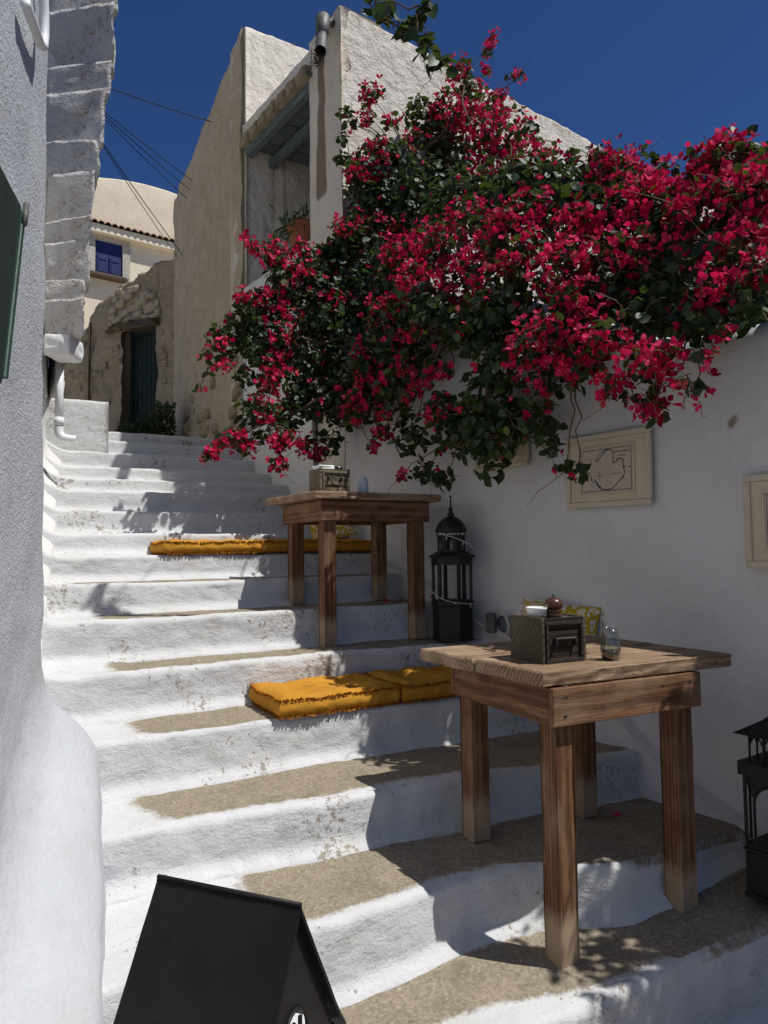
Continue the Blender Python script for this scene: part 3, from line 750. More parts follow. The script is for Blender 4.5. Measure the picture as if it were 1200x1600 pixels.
def stone_at(px, py, wpx, hpx, sd, proud=0.03, parent=RW, mt='stone', rot=0.0, org=RWO):
    c = wp(px, py); k_ = c.length/ray(px, py).length/FPX
    k_ = (c.dot(FW))/FPX
    V, F = rock((wpx*k_*1.05, 0.12, hpx*k_*1.05), 3, sd, 0.17, 0.88)
    an = math.atan2(dW.y, dW.x)
    s = MB(); s.add(V, F)
    s.build('stone', M[mt], parent, True, loc=c + nW*(proud-0.05) - org, rot=(0, rot, an))
for i, (px, py, a, b) in enumerate([(178,484,18,12),(177,497,16,9),(190,474,20,13),(200,462,24,14),(184,500,24,10),(196,489,22,9),(212,480,28,10),(203,500,22,8),(222,470,26,12),(236,480,26,15),(228,460,20,8),(216,492,22,9),(240,495,18,8),(247,488,10,12),(228,496,14,7),(182,466,12,10),(210,452,22,9),(236,462,18,7),(247,474,9,10),(174,507,10,8),(188,456,12,8)]):
    stone_at(px, py, a, b, i*1.9, rot=R(-.1,.1))
for i in range(44):                            # stones showing through the render left of the door
    px = R(112, 186); py = R(520, 690)
    if abs(px-143) < 4: continue
    stone_at(px, py, R(9,22), R(6,13), 50+i*1.1, proud=R(-0.01,0.02), mt='tan_stone', rot=R(-.15,.15))
for i in range(16):
    stone_at(R(248,268), R(520,640), R(9,18), R(7,13), 150+i, proud=R(-0.01,0.015), mt='tan_stone', rot=R(-.15,.15))
for (px0, py0, px1, py1, th) in ((172,521,212,503,0.05),(200,507,250,500,0.05),(176,516,248,505,0.07)):   # timber lintel
    a, b = wp(px0, py0), wp(px1, py1); L = (b-a).length
    s = MB(); V, F = rock((L, 0.35, th), 4, px0, 0.06, 0.9); s.add(V, F)
    s.build('lintel_timber', M['old_timber'], RW, True, loc=(a+b)/2 + nW*R(-.10,-.06) - RWO, rot=(0, -math.asin((b.z-a.z)/L), math.atan2(dW.y, dW.x)))
# dark gap left of the door, imitated by a dark brown tube
a, b = wp(143, 505), wp(141, 625); s = MB(); s.box((-.02,-.02,0), (.02,.02,1.0)); 
s2 = MB(); s2.tube([a - RWO + nW*0.03, b - RWO + nW*0.03], 0.02, 8); s2.build('dark_gap_strip', M['old_timber'], RW, True)
# door
GD = empty('green_door', PL + dW*((dl+dr)/2) - nW*0.22 + Vector((0,0,1.15))); GDO = PL + dW*((dl+dr)/2) - nW*0.22 + Vector((0,0,1.15))
GD.rotation_euler = (0, 0, math.atan2(dW.y, dW.x)); tag(GD, 'old dark green plank door set in the tan rubble wall', 'door')
wd = dr - dl; hd = dz - 1.15
for i in range(7):
    pw_ = (wd-0.12)/7; s = MB(); s.box((-wd/2+0.07+i*pw_, -0.02, 0), (-wd/2+0.07+(i+1)*pw_-0.012, 0.02, hd-0.07), None, 0.006); s.build('plank', M['green_door'], GD)
s = MB(); s.box((-wd/2-0.1, -0.05, 0), (-wd/2+0.065, 0.03, hd)); s.build('jamb', M['green_door'], GD)
s = MB(); s.box((wd/2-0.06, -0.05, 0), (wd/2+0.1, 0.03, hd)); s.build('jamb', M['green_door'], GD)
s = MB(); s.box((-wd/2+0.066, -0.052, hd-0.068), (wd/2-0.061, 0.03, hd+0.1)); s.build('head', M['green_door'], GD)
s = MB(); s.box((-wd/2, 0.03, 0), (wd/2, 0.05, hd)); s.build('backing', M['green_door'], GD)
s = MB(); s.box((-wd/2+0.13, -0.045, hd*0.47), (-wd/2+0.155, -0.021, hd*0.56), None, 0.004); s.build('latch', M['black'], GD)

# ------------------------------------------------------------------ leaves and scattered meshes
LEAF_V = np.array([(0,0,0),(0,.45,-.05),(0,1,-.16),(-.36,.22,.09),(-.33,.62,.02),(.36,.22,.09),(.33,.62,.02)], float)
LEAF_F = [(0,1,3),(1,4,3),(1,2,4),(0,5,1),(1,5,6),(1,6,2)]
def make_flower():
    V = []; F = []
    for k in range(3):
        a = k*2*math.pi/3 + 0.15*k; ca, sa = math.cos(a), math.sin(a)
        o = len(V); tl = 0.30 + 0.12*k
        for (x, y, z) in ((0,0.02,0),(-.36,.26,.24),(-.42,.58,.36),(0,.92,.34+tl*.3),(.42,.58,.36),(.36,.26,.24),(0,.48,.20)):
            z = z + tl*y*0.5
            V.append((x*ca - y*sa, x*sa + y*ca, z))
        F += [(o,o+6,o+1),(o+1,o+6,o+2),(o+2,o+6,o+3),(o+3,o+6,o+4),(o+4,o+6,o+5),(o+5,o+6,o)]
    return np.array(V), F
FL_V, FL_F = make_flower()
def basis(nrm, spin):
    n = nrm/np.linalg.norm(nrm, axis=1, keepdims=True)
    h = np.where(np.abs(n[:, 2:3]) < 0.9, np.array([[0,0,1.0]]), np.array([[1.0,0,0]]))
    a = np.cross(h, n); a /= np.linalg.norm(a, axis=1, keepdims=True); b = np.cross(n, a)
    c, s_ = np.cos(spin)[:, None], np.sin(spin)[:, None]
    return a*c + b*s_, -a*s_ + b*c, n
def scatter(name, TV, TF, pos, nrm, size, spin, tint, mat, parent, org, kind='stuff'):
    x, y, z = basis(nrm, spin); N = len(pos); K = len(TV)
    V = pos[:, None, :] - np.array(org)[None, None, :] + size[:, None, None]*(TV[None, :, 0:1]*x[:, None, :] + TV[None, :, 1:2]*y[:, None, :] + TV[None, :, 2:3]*z[:, None, :])
    V = V.reshape(-1, 3); T = np.array(TF); F = (T[None] + (np.arange(N)*K)[:, None, None]).reshape(-1, 3)
    me = bpy.data.meshes.new(name); me.vertices.add(len(V)); me.vertices.foreach_set("co", V.astype(np.float32).ravel())
    me.loops.add(F.size); me.loops.foreach_set("vertex_index", F.astype(np.int32).ravel())
    me.polygons.add(len(F)); me.polygons.foreach_set("loop_start", np.arange(0, F.size, 3, dtype=np.int32)); me.polygons.foreach_set("loop_total", np.full(len(F), 3, dtype=np.int32))
    me.polygons.foreach_set('use_smooth', np.ones(len(F), dtype=bool))
    me.update(calc_edges=True)
    a = me.attributes.new('tint', 'FLOAT', 'POINT'); a.data.foreach_set("value", np.repeat(tint, K).astype(np.float32))
    o = link(name, me, mat, parent)
    if kind: o['kind'] = kind
    return o

# bush at the foot of the door
BO = at(235, 672, 10.0); bu = empty('door_bush', BO); tag(bu, 'low dark bush at the foot of the green door', 'bush')
n_ = 2600
pp = []
while len(pp) < n_:
    px = R(185, 272); t = (px-185)/87; top = lerp(664, 632, sstep(0.3, 0.75, t)); py = R(top + 4*math.sin(px*0.6), 700)
    pp.append(at(px, py, R(9.6, 10.3)))
pp = np.array([tuple(p) for p in pp])
scatter('foliage', LEAF_V, LEAF_F, pp, RNG.normal(size=(n_,3)) + np.array([-.2,-.6,.6]), RNG.uniform(.03,.06,n_), RNG.uniform(0,6.28,n_), RNG.uniform(0,1,n_), M['bush'], bu, BO)
s = MB()
for i in range(9): s.tube([Vector((R(-.3,.3), R(-.1,.1), -.35)), Vector((R(-.35,.3), R(-.15,.1), R(-.1,.1)))], 0.008, 5)
s.build('stems', M['stem'], bu)

# ------------------------------------------------------------------ far cream house with the blue window
FD = 20.0
FPl, FPr = at(100, 400, 17.5), at(300, 400, 19.5)
dF = Vector((FPr.x-FPl.x, FPr.y-FPl.y, 0)).normalized(); nF = Vector((dF.y, -dF.x, 0)); FP0 = Vector((FPl.x, FPl.y, 0))
def fp(px, py, off=0.0): return on_plane(px, py, FP0 + nF*off, nF)
FHO = Vector((FP0.x, FP0.y, 1.0)); FH = empty('cream_house', FHO); tag(FH, 'distant cream house with a blue shuttered window and a row of tiles', 'house')
anF = math.atan2(dF.y, dF.x)
fu = lambda px, py: (fp(px, py)-FP0).dot(dF)
tpf = [(fu(px, py), fp(px, py).z) for px, py in ((100,274),(145,275),(185,279),(220,285),(250,293),(272,300),(300,312))]
LF = fu(300, 300)
s = MB(); slab(s, FP0, FP0 + dF*LF, 2.0, lambda u: interp(tpf, u), 5.0, 0.01, 1, 0.3, 0.3, 0.06)
rel(s, FHO).build('wall', M['cream'], FH, True)
s = MB(); slab(s, FP0 + nF*0.05, FP0 + dF*LF + nF*0.05, fp(150,432).z+0.02, lambda u: fp(145,352).z - 0.0 + (fp(268,384).z-fp(145,352).z)*(u-fu(145,352))/(fu(268,384)-fu(145,352)), 0.05, 0.004, 1, 0.3, 0.3, 0.01)
rel(s, FHO).build('lower_wall', M['cream_pale'], FH, True)
# cornice under the tiles
a, b = fp(120, 338, 0.28), fp(300, 384, 0.28)
s = MB(); up_ = Vector((0,0,0.24))
bar(s, a - up_ - FHO, b - up_ - FHO, -nF*0.33, Vector((0,0,0.20))); s.build('cornice', M['cream_pale'], FH)
nt2 = 18
for i in range(nt2):
    c = a.lerp(b, (i+0.5)/nt2); s = MB(); rows = []
    r_ = (b-a).length/nt2*0.52
    for t in (0, 1):
        rows.append([c - FHO + nF*(0.08 - 0.5*t) + dF*(r_*math.cos(q)) + Vector((0,0,r_*0.9*math.sin(q) + 0.10*t - 0.04)) for q in np.linspace(0, math.pi, 7)])
        rows.append([c - FHO + nF*(0.08 - 0.5*t) + dF*(r_*.72*math.cos(q)) + Vector((0,0,r_*0.62*math.sin(q) + 0.10*t - 0.04)) for q in np.linspace(0, math.pi, 7)]) if t == 0 else None
    rows = [rows[1], rows[0], rows[2]] if len(rows) == 3 else rows
    s.grid(rows); s.build('roof_tile', M['tile'], FH, True)
# window
wx0, wx1 = fp(149, 400, 0.1), fp(191, 400, 0.1); zt_, zb_ = fp(150, 375, 0.1).z, fp(150, 428, 0.1).z
zt2, zb2 = fp(190, 382, 0.1).z, fp(190, 431, 0.1).z
zt_ = (zt_+zt2)/2; zb_ = (zb_+zb2)/2; ww = ((wx1-wx0).x**2 + (wx1-wx0).y**2)**0.5
wo_ = Vector((wx0.x, wx0.y, zb_)) - FHO
def fl_(name, lo, hi, mat, bev=0.0, par=FH):
    s = MB(); s.box(lo, hi, None, bev); o = s.build(name, mat, par, loc=wo_, rot=(0,0,anF)); return o
hw = zt_-zb_
win = fl_('window', (0, 0.030, 0), (ww, 0.048, hw), M['blue'])
for j in (0, 1):
    x0 = 0.03 + j*(ww/2-0.01); x1 = x0 + ww/2 - 0.07
    for (p0, p1) in ((0.04, 0.36), (0.41, 0.52)):
        s = MB(); s.box((x0+0.03, -0.02, hw*p0), (x1-0.02, 0.012, hw*p1), None, 0.008); s.build('shutter_panel', M['blue'], win)
    s = MB(); s.box((x0, -0.005, 0), (x1, 0.029, hw*0.55)); s.build('shutter', M['blue'], win)
fl_('window_surround', (-0.20, -0.02, -0.02), (-0.003, 0.12, hw+0.03), M['grey_stone'], 0.01)
fl_('window_surround', (ww+0.003, -0.02, -0.02), (ww+0.20, 0.12, hw+0.03), M['grey_stone'], 0.01)
fl_('window_head', (-0.20, -0.02, hw+0.033), (ww+0.20, 0.12, hw+0.16), M['grey_stone'], 0.01)
fl_('window_sill', (-0.3, -0.16, -0.13), (ww+0.10, 0.1, -0.025), M['old_timber'], 0.03)

# ------------------------------------------------------------------ power cables
def cable(pts, lab, r=0.006):
    pts = [Vector(p) for p in pts]; o0 = pts[0].copy()
    A, B = pts[0], pts[-1]; P = [A.lerp(B, t) - Vector((0,0,0.05*t*(1-t))) - o0 for t in np.linspace(0,1,12)]
    s = MB(); s.tube(P, r, 6); o = s.build('power_cable', M['cable'], None, True, loc=o0)
    tag(o, lab, 'cable', 'overhead power cables')
cable([at(150, 130, 6.2), at(330, 190, 8.5)], 'highest overhead cable, alone above the others against the sky', 0.005)
cable([at(150, 164, 6.2), at(300, 282, 8.5)], 'upper overhead cable of the close-set three over the cream house', 0.004)
cable([at(150, 168, 6.2), at(296, 296, 8.6)], 'middle overhead cable of the close-set three over the cream house', 0.004)
cable([at(150, 172, 6.2), at(292, 310, 8.7)], 'lowest overhead cable of the close-set three over the cream house', 0.004)
cable([at(148, 206, 6.4), at(285, 398, 9.6)], 'overhead cable crossing in front of the cream house wall, right of its pair', 0.005)
cable([at(148, 208, 6.4), at(277, 402, 9.6)], 'overhead cable crossing in front of the cream house wall, left of its pair', 0.004)

# ------------------------------------------------------------------ tables
def table(name, label, center, rz, zt, feet, ap, top, legs, thick=0.05, leg_w=0.088, aph=0.125):
    """center: plan centre, zt: top surface height, feet: heights under the four legs, ap: half sizes of the apron, top: plank polygons"""
    base = min(feet); t = empty(name, (center[0], center[1], base), rz); tag(t, label, 'table', 'wooden tables on the stairs')
    h = zt - base
    for poly in top:
        s = MB(); cxx = sum(p[0] for p in poly)/len(poly); cyy = sum(p[1] for p in poly)/len(poly)
        # planks: subdivided, uneven edges
        n = len(poly); q = [(x-cxx, y-cyy) for x, y in poly]
        s2 = []
        for i in range(n):
            a, b = q[i], q[(i+1)%n]; L = math.hypot(b[0]-a[0], b[1]-a[1]); m = max(1, int(L/0.03))
            for k_ in range(m):
                tt = k_/m; e = 0.005*fbm((a[0]*5+tt*9, b[1]*7+cyy*3, 1))*(1 if 0 < k_ else 0)
                s2.append((lerp(a[0], b[0], tt) + e, lerp(a[1], b[1], tt) + e))
        b_ = 0.006; mm = len(s2)
        ins = [(x*(1-b_/max(0.08, abs(x)+abs(y))), y*(1-b_/max(0.05, abs(y)+0.02))) for x, y in s2]
        vs = [(x, y, 0.004) for x, y in ins] + [(x + 0.003*fbm((x*20,y*20,2)), y + 0.004*fbm((x*20,y*20,5)), lerp(0.008, thick-0.006, 0.0)) for x, y in s2] + [(x + 0.004*fbm((x*16,y*16,9)), y + 0.006*fbm((x*16,y*16,7)), thick*0.5) for x, y in s2] + [(x, y, thick-0.006) for x, y in s2] + [(x, y, thick) for x, y in ins]
        fs = [tuple(range(mm))[::-1]] + [(l*mm+i, l*mm+(i+1)%mm, (l+1)*mm+(i+1)%mm, (l+1)*mm+i) for l in range(4) for i in range(mm)] + [tuple(range(4*mm, 5*mm))]
        s.add(vs, fs)
        s.build('plank', M['wood_top'], t, False, loc=(cxx, cyy, h-thick))
    ax, ay = ap; bt = 0.024; za = h - thick - 0.001
    for sy in (-1, 1):
        s = MB(); s.box((-ax, -bt/2, -aph), (ax, bt/2, 0), None, 0.003); ob = s.build('apron', M['wood'], t, loc=(0, sy*(ay-bt/2), za))
        for xx in (-ax+0.05, ax-0.05, -ax+0.06, ax-0.2):
            for zz_ in (-0.03, -0.095):
                s = MB(); s.tube([(xx + R(-.01,.01), sy*(bt/2+0.0015), zz_), (xx, sy*(bt/2-0.003), zz_)], 0.004, 8); s.build('nail', M['dark_iron'], ob)
    for sx in (-1, 1):
        s = MB(); s.box((-ay+bt+0.001, -bt/2, -aph), (ay-bt-0.001, bt/2, 0), None, 0.003); ob = s.build('apron', M['wood'], t, loc=(sx*(ax-bt/2-0.002), 0, za), rot=(0,0,math.pi/2))
        for yy in (-ay+0.06, ay-0.06, 0.05):
            for zz_ in (-0.035, -0.09):
                s = MB(); s.tube([(yy, -sx*(bt/2+0.0015), zz_), (yy, -sx*(bt/2-0.003), zz_)], 0.004, 8); s.build('nail', M['dark_iron'], ob)
    k_ = 0
    for (lx_, ly_), ft in zip(legs, feet):
        L = h - thick - 0.01 - (ft - base); hw_ = leg_w/2
        s = MB(); nseg = 14; vs = []; bl = []
        for i in range(nseg+1):
            xx = L*i/nseg
            for (a_, b_) in ((-1,-1),(1,-1),(1,1),(-1,1)):
                for (da, db) in (((0.005,0),(0,0.005)) if a_*b_ > 0 else ((0,0.005),(0.005,0))):
                    e = 0.0012*fbm((xx*9, a_*3, b_*3+k_))
                    vs.append((xx, a_*(hw_-da) + e, b_*(hw_-db) + e)); bl.append(1.0*sstep(0.26, 0.04, xx) + 0.10)
        fs = [(i*8+j, i*8+(j+1)%8, (i+1)*8+(j+1)%8, (i+1)*8+j) for i in range(nseg) for j in range(8)] + [tuple(range(8))[::-1], tuple(nseg*8+j for j in range(8))]
        s.add(vs, fs); s.attr['bleach'] = bl
        s.build('leg', M['wood'], t, False, loc=(lx_, ly_, ft-base), rot=(0, -math.pi/2, R(-.01,.01)))
        k_ += 1
    return t
def split_planks(quad, n, axis_gap=0.003, jit=0.015):
    """quad corners: near-left, near-right, far-right, far-left; planks run left to right"""
    (a, b, c, d) = [Vector(p) for p in quad]; out = []
    for i in range(n):
        t0, t1 = i/n, (i+1)/n; g = axis_gap
        jl, jr = R(-jit, jit), R(-jit, jit)
        p = [a.lerp(d, t0) + Vector((jl, g)), b.lerp(c, t0) + Vector((jr, g)), b.lerp(c, t1) + Vector((jr, -g)), a.lerp(d, t1) + Vector((jl, -g))]
        out.append([(v.x, v.y) for v in p])
    return out
random.seed(21)
NT_C, NT_R = (2.085, 2.085), math.radians(-5)
table('wooden_table', 'large wooden table with a thick plank top in the right foreground', NT_C, NT_R, -0.412,
      (-1.398, -1.352, -1.172, -1.172), (0.350, 0.330), split_planks([(-0.365,-0.315), (0.515,-0.335), (0.47,0.42), (-0.45,0.43)], 4),
      [(-0.283,-0.262), (0.283,-0.262), (0.283,0.262), (-0.283,0.262)], 0.055, 0.086, 0.128)
FT_C, FT_R = (2.14, 3.97), math.radians(-1)
table('wooden_table', 'wooden table farther up the stairs beside the domed lantern', FT_C, FT_R, 0.352,
      (-0.540, -0.540, -0.326, -0.326), (0.37, 0.30), split_planks([(-0.41,-0.335), (0.43,-0.335), (0.43,0.35), (-0.45,0.37)], 4),
      [(-0.305,-0.235), (0.305,-0.235), (0.305,0.235), (-0.305,0.235)], 0.048, 0.082, 0.12)

# drawer boxes on the tables
def drawer_box(label, c, z, rz, w_, d_, h_, mats, handle):
    t = empty('drawer_box', (c[0], c[1], z), rz); tag(t, label, 'box', 'wooden drawer boxes on the tables')
    front, side = mats
    th = 0.014
    s = MB(); s.box((-w_/2, -d_/2+0.002, 0), (-w_/2+th, d_/2, h_), None, 0.002); s.build('side_panel', side, t)
    s = MB(); s.box((w_/2-th, -d_/2+0.002, 0), (w_/2, d_/2, h_), None, 0.002); s.build('side_panel', side, t)
    s = MB(); s.box((-w_/2+th+0.001, d_/2-th, 0), (w_/2-th-0.001, d_/2, h_), None, 0.002); s.build('back_panel', side, t)
    s = MB(); s.box((-w_/2+th+0.001, -d_/2+0.002, 0.0), (w_/2-th-0.001, d_/2-th-0.001, 0.012)); s.build('bottom_panel', side, t)
    s = MB(); s.box((-w_/2+th+0.001, -d_/2+0.006, 0.0125), (w_/2-th-0.001, -d_/2+0.018, h_-0.002), None, 0.001); f = s.build('drawer_front', front, t)
    for (lo, hi) in (((-w_/2+th, h_-0.028), (w_/2-th, h_-0.014)), ((-w_/2+th, 0.0), (w_/2-th, 0.016))):
        s = MB(); s.box((lo[0]+0.001, -d_/2-0.003, lo[1]), (hi[0]-0.001, -d_/2+0.0055, hi[1]), None, 0.002); s.build('moulding', front, t)
    for sx in (-1, 1):
        s = MB(); a_ = sx*(w_/2-th-0.008); s.box((a_-0.006, -d_/2-0.003, 0.0165), (a_+0.006, -d_/2+0.0055, h_-0.0285), None, 0.002); s.build('moulding', front, t)
    s = MB(); s.box((-w_/2+th+0.001, -d_/2+0.019, h_-0.02), (w_/2-th-0.001, d_/2-th-0.001, h_-0.006)); s.build('lid', side, t)
    if handle == 'bail':
        for sx in (-1, 1):
            s = MB(); s.box((sx*0.042-0.007, -d_/2-0.012, h_*0.62-0.012), (sx*0.042+0.007, -d_/2+0.006, h_*0.62+0.012), None, 0.003); s.build('handle_plate', M['dark_iron'], t)
        s = MB(); s.tube([(-0.042,-d_/2-0.014,h_*0.62),(0.0,-d_/2-0.012,h_*0.60),(0.042,-d_/2-0.014,h_*0.62)], 0.0035, 8); s.build('handle_bar', M['dark_iron'], t, True)
        s = MB(); s.tube([(0.042*math.cos(a_), -d_/2-0.018-0.006*math.sin(-a_), h_*0.62+0.045*math.sin(a_)) for a_ in np.linspace(-math.pi, 0, 14)], 0.005, 8); s.build('handle', M['dark_iron'], t, True)
    else:
        s = MB(); s.box((-0.048,-d_/2-0.012,h_*0.5), (0.048,-d_/2+0.006,h_*0.5+0.010), None, 0.003); s.box((-0.048,-d_/2-0.012,h_*0.5-0.02), (-0.040,-d_/2+0.006,h_*0.5-0.001), None, 0.002); s.box((0.040,-d_/2-0.012,h_*0.5-0.02), (0.048,-d_/2+0.006,h_*0.5-0.001), None, 0.002)
        s.build('handle', M['black'], t)
    return t
drawer_box('dark weathered drawer box on the near table, holding a bowl and pepper mill', (1.905, 2.012), -0.412, math.radians(-6), 0.20, 0.20, 0.165, (M['wood_box_dark'], M['wood_box_side']), 'cup')
drawer_box('pale wooden drawer box with an iron bail handle on the farther table', (1.90, 3.84), 0.352, math.radians(-2), 0.195, 0.17, 0.145, (M['wood_box'], M['wood_box']), 'bail')
# things in the boxes
s = MB(); s.lathe([(0.0,0.0),(0.022,0.0),(0.032,0.010),(0.040,0.030),(0.042,0.036),(0.039,0.036),(0.034,0.022),(0.02,0.010),(0.0,0.008)], 28, caps=False)
o = s.build('bowl', M['ceramic'], None, True, loc=(1.852, 2.01, -0.2505)); tag(o, 'small white ceramic bowl on the dark drawer box', 'bowl')
pm = empty('pepper_mill', (1.905, 1.975, -0.2505)); tag(pm, 'turned dark wood pepper mill on the dark drawer box', 'pepper mill')
s = MB(); s.lathe([(0.0,0),(0.028,0),(0.029,0.01),(0.024,0.014),(0.029,0.019),(0.029,0.027),(0.024,0.030)], 24); s.build('body', M['pepper'], pm, True)
s = MB(); s.lathe([(0.024,0.030),(0.032,0.036),(0.034,0.046),(0.031,0.058),(0.022,0.067),(0.008,0.071),(0.0,0.0715)], 24); s.build('head', M['pepper'], pm, True)
s = MB(); s.lathe([(0.003,0.071),(0.003,0.076),(0.006,0.080),(0.006,0.084),(0.0,0.088)], 12); s.build('knob', M['zinc'], pm, True)
s = MB(); V, F = rock((0.10, 0.10, 0.03), 5, 3, 0.10, 0.85); s.add(V, F); o = s.build('napkins', M['paper_white'], None, True, loc=(1.86, 3.84, 0.506)); tag(o, 'folded white napkins on the pale drawer box', 'napkin')
s = MB(); s.lathe([(0.0,0),(0.030,0),(0.033,0.022),(0.030,0.022),(0.028,0.006),(0.0,0.005)], 24, caps=False); o = s.build('ashtray', M['wax'], None, True, loc=(1.945, 3.82, 0.492)); tag(o, 'round black ashtray on the pale drawer box', 'ashtray')
def candle_glass(label, loc, sc, mat):
    t = empty('candle_glass', loc); tag(t, label, 'candle holder', 'glass candle holders')
    s = MB(); pr_ = [(0.0,0.0),(0.030,0.0),(0.036,0.02),(0.037,0.045),(0.034,0.08),(0.027,0.118)]
    prof = [(r*sc, z*sc) for r, z in pr_] + [((r-0.002)*sc, z*sc) for r, z in pr_[:0:-1]] + [(0.0, 0.004*sc)]
    prof[len(pr_)+len(pr_)-2] = ((0.028)*sc, 0.004*sc)
    s.lathe(prof, 32, caps=False); s.build('shade', mat, t, True)
    s = MB(); s.lathe([(0.0,0.004),(0.028*sc,0.0042),(0.0335*sc,0.02*sc),(0.0345*sc,0.036*sc),(0.0,0.036*sc)], 28, caps=False); s.build('wax', M['wax'], t, True)
    s = MB(); s.tube([(0,0,0.036*sc),(0.001,0,0.055*sc)], 0.0012, 6); s.build('wick', M['cord'], t)
candle_glass('clear tulip glass with dark wax beside the dark drawer box', (2.075, 1.862, -0.412), 1.0, M['glass'])
candle_glass('pale frosted candle glass on the farther table', (2.13, 3.84, 0.352), 0.92, M['frost'])

# ------------------------------------------------------------------ cushions
def cushion(label, x0, x1, y0, y1, z, th, tufts, seed, rz=0.0, grp=None):
    cx_, cy_ = (x0+x1)/2, (y0+y1)/2; w_, d_ = x1-x0, y1-y0
    t = empty('floor_cushion', (cx_, cy_, z), rz); tag(t, label, 'cushion', grp)
    s = MB(); nx, ny = 44, 30; ev = 0.9
    def pos(u, v, side):
        x, y = u*w_/2, v*d_/2
        edge = min(1-abs(u), 1-abs(v)); puff = min(1, edge/0.16)**0.5
        sag = 0.0
        for (tu, tv) in tufts:
            rr_ = math.hypot((u-tu)*w_/2, (v-tv)*d_/2); sag += 0.034*math.exp(-(rr_/0.040)**2) + 0.026*math.exp(-(rr_/0.12)**2)
        wr = 0.010*fbm((x*7+seed, y*7, 1)) + 0.005*fbm((x*22, y*22+seed, 2))
        zz_ = th*(0.84 + 0.28*puff) - sag + wr if side else 0.006
        return (x, y, zz_)
    top = [[pos(2*i/nx-1, 2*j/ny-1, 1) for j in range(ny+1)] for i in range(nx+1)]
    s.grid([[top[i][j] for j in range(ny+1)] for i in range(nx+1)])
    # sides
    loop = [(2*i/nx-1, -1.0) for i in range(nx)] + [(1.0, 2*j/ny-1) for j in range(ny)] + [(1-2*i/nx, 1.0) for i in range(nx)] + [(-1.0, 1-2*j/ny) for j in range(ny)]
    rows = []
    for k_ in range(7):
        t_ = k_/6; bul = 0.014*math.sin(math.pi*t_); row = []
        for (u, v) in loop + [loop[0]]:
            p0 = pos(u, v, 1); zt_l = p0[2]
            nx_, ny_ = (u if abs(u) >= abs(v) or abs(u) > 0.999 else 0), (v if abs(v) > 0.999 else 0)
            L = math.hypot(nx_, ny_) or 1
            b2 = bul*(1 + 0.6*fbm((u*4+seed, v*4, 3))) + 0.004*fbm((u*14, v*14, t_*3+seed))
            row.append((p0[0] + nx_/L*b2, p0[1] + ny_/L*b2, lerp(0.004, zt_l, t_)))
        rows.append(row)
    s.grid(rows)
    s.build('cover', M['orange'], t, True)
    for nm, zsel in (('top_fringe', 1), ('bottom_fringe', 0)):
        f = MB()
        for k_, (u, v) in enumerate(loop):
            for rep in range(7):
                u2, v2 = u + R(-1,1)/nx if abs(u) < 1 else u, v + R(-1,1)/ny if abs(v) < 1 else v
                u2 = max(-1, min(1, u2)); v2 = max(-1, min(1, v2))
                p = Vector(pos(u2, v2, zsel)); o_ = Vector((u2 if abs(u2) > 0.99 else 0, v2 if abs(v2) > 0.99 else 0, 0))
                if o_.length < .1: continue
                o_.normalize(); tn = Vector((-o_.y, o_.x, 0)); L = R(0.005, 0.015)
                q = p + o_*L + Vector((0, 0, R(-0.010, 0.012) if zsel else R(-0.014, 0.008))) + tn*R(-.008,.008)
                a_ = p - o_*0.006 + tn*0.004; b_ = p - o_*0.006 - tn*0.004
                f.add([a_, b_, q + tn*0.0022, q - tn*0.0022, (a_+b_)/2 + Vector((0,0,0.004))], [(0,1,3,2),(0,4,2),(1,3,4)])
        ob = f.build(nm, M['fringe'], t); ob['kind'] = 'stuff'
    for (tu, tv) in tufts:
        p = pos(tu, tv, 1); b = MB(); b.lathe([(0.0,-0.004),(0.008,-0.002),(0.008,0.002),(0.0,0.005)], 10, c=p, caps=False); b.build('tuft_button', M['fringe'], t, True)
    return t
T4 = [(-.45,-.4),(.45,-.4),(-.45,.45),(.45,.45)]
gl, gu = 'orange cushions on the lower step', 'orange cushions on the upper step'
cushion('orange tufted cushion on the lower step, left of its neighbour', 1.265, 1.885, 3.055, 3.475, -0.752, 0.095, T4, 1, math.radians(-1.5), gl)
cushion('orange tufted cushion on the lower step, partly behind the near table', 1.915, 2.535, 3.025, 3.455, -0.752, 0.095, T4, 5, math.radians(-2), gl)
cushion('orange cushion on the upper step, reaching left beyond the far table', 1.10, 1.735, 4.585, 4.93, 0.006, 0.085, [(-.5,0),(.1,0),(.6,.1)], 9, 0, gu)
cushion('orange cushion on the upper step behind the far table legs', 1.755, 2.62, 4.585, 4.93, 0.006, 0.085, [(-.5,0),(0,0),(.5,0)], 13, 0, gu)
def pillow(label, loc, w_, h_, rot, tassels):
    t = empty('pillow', loc); t.rotation_euler = rot; tag(t, label, 'pillow', 'yellow patterned pillows')
    s = MB(); n = 18
    def P(u, v, sg):
        e = (1-u**4)*(1-v**4); pin = 1 - 0.07*(1-abs(u)**2)*abs(v)**2 - 0.0
        return (u*w_/2*(1-0.06*(1-abs(v)**3)*abs(u)), sg*0.055*math.sqrt(max(0, e)) + 0.006*fbm((u*3, v*3, sg)), v*h_/2*(1-0.06*(1-abs(u)**3)*abs(v)) + h_/2)
    for sg in (-1, 1): s.grid([[P(2*i/n-1, 2*j/n-1, sg) for j in range(n+1)] for i in range(n+1)])
    s.build('cover', M['yellow'], t, True)
    for i in range(tassels):
        for sx in (-1, 1):
            z_ = h_*(i+0.5)/tassels; b = MB(); x_ = sx*w_/2*0.985
            b.lathe([(0.0,0.02),(0.005,0.018),(0.007,0.012),(0.004,0.008),(0.009,-0.012),(0.0,-0.013)], 8, c=(x_ + sx*0.010, 0, z_), caps=False); b.build('tassel', M['tassel'], t, True)
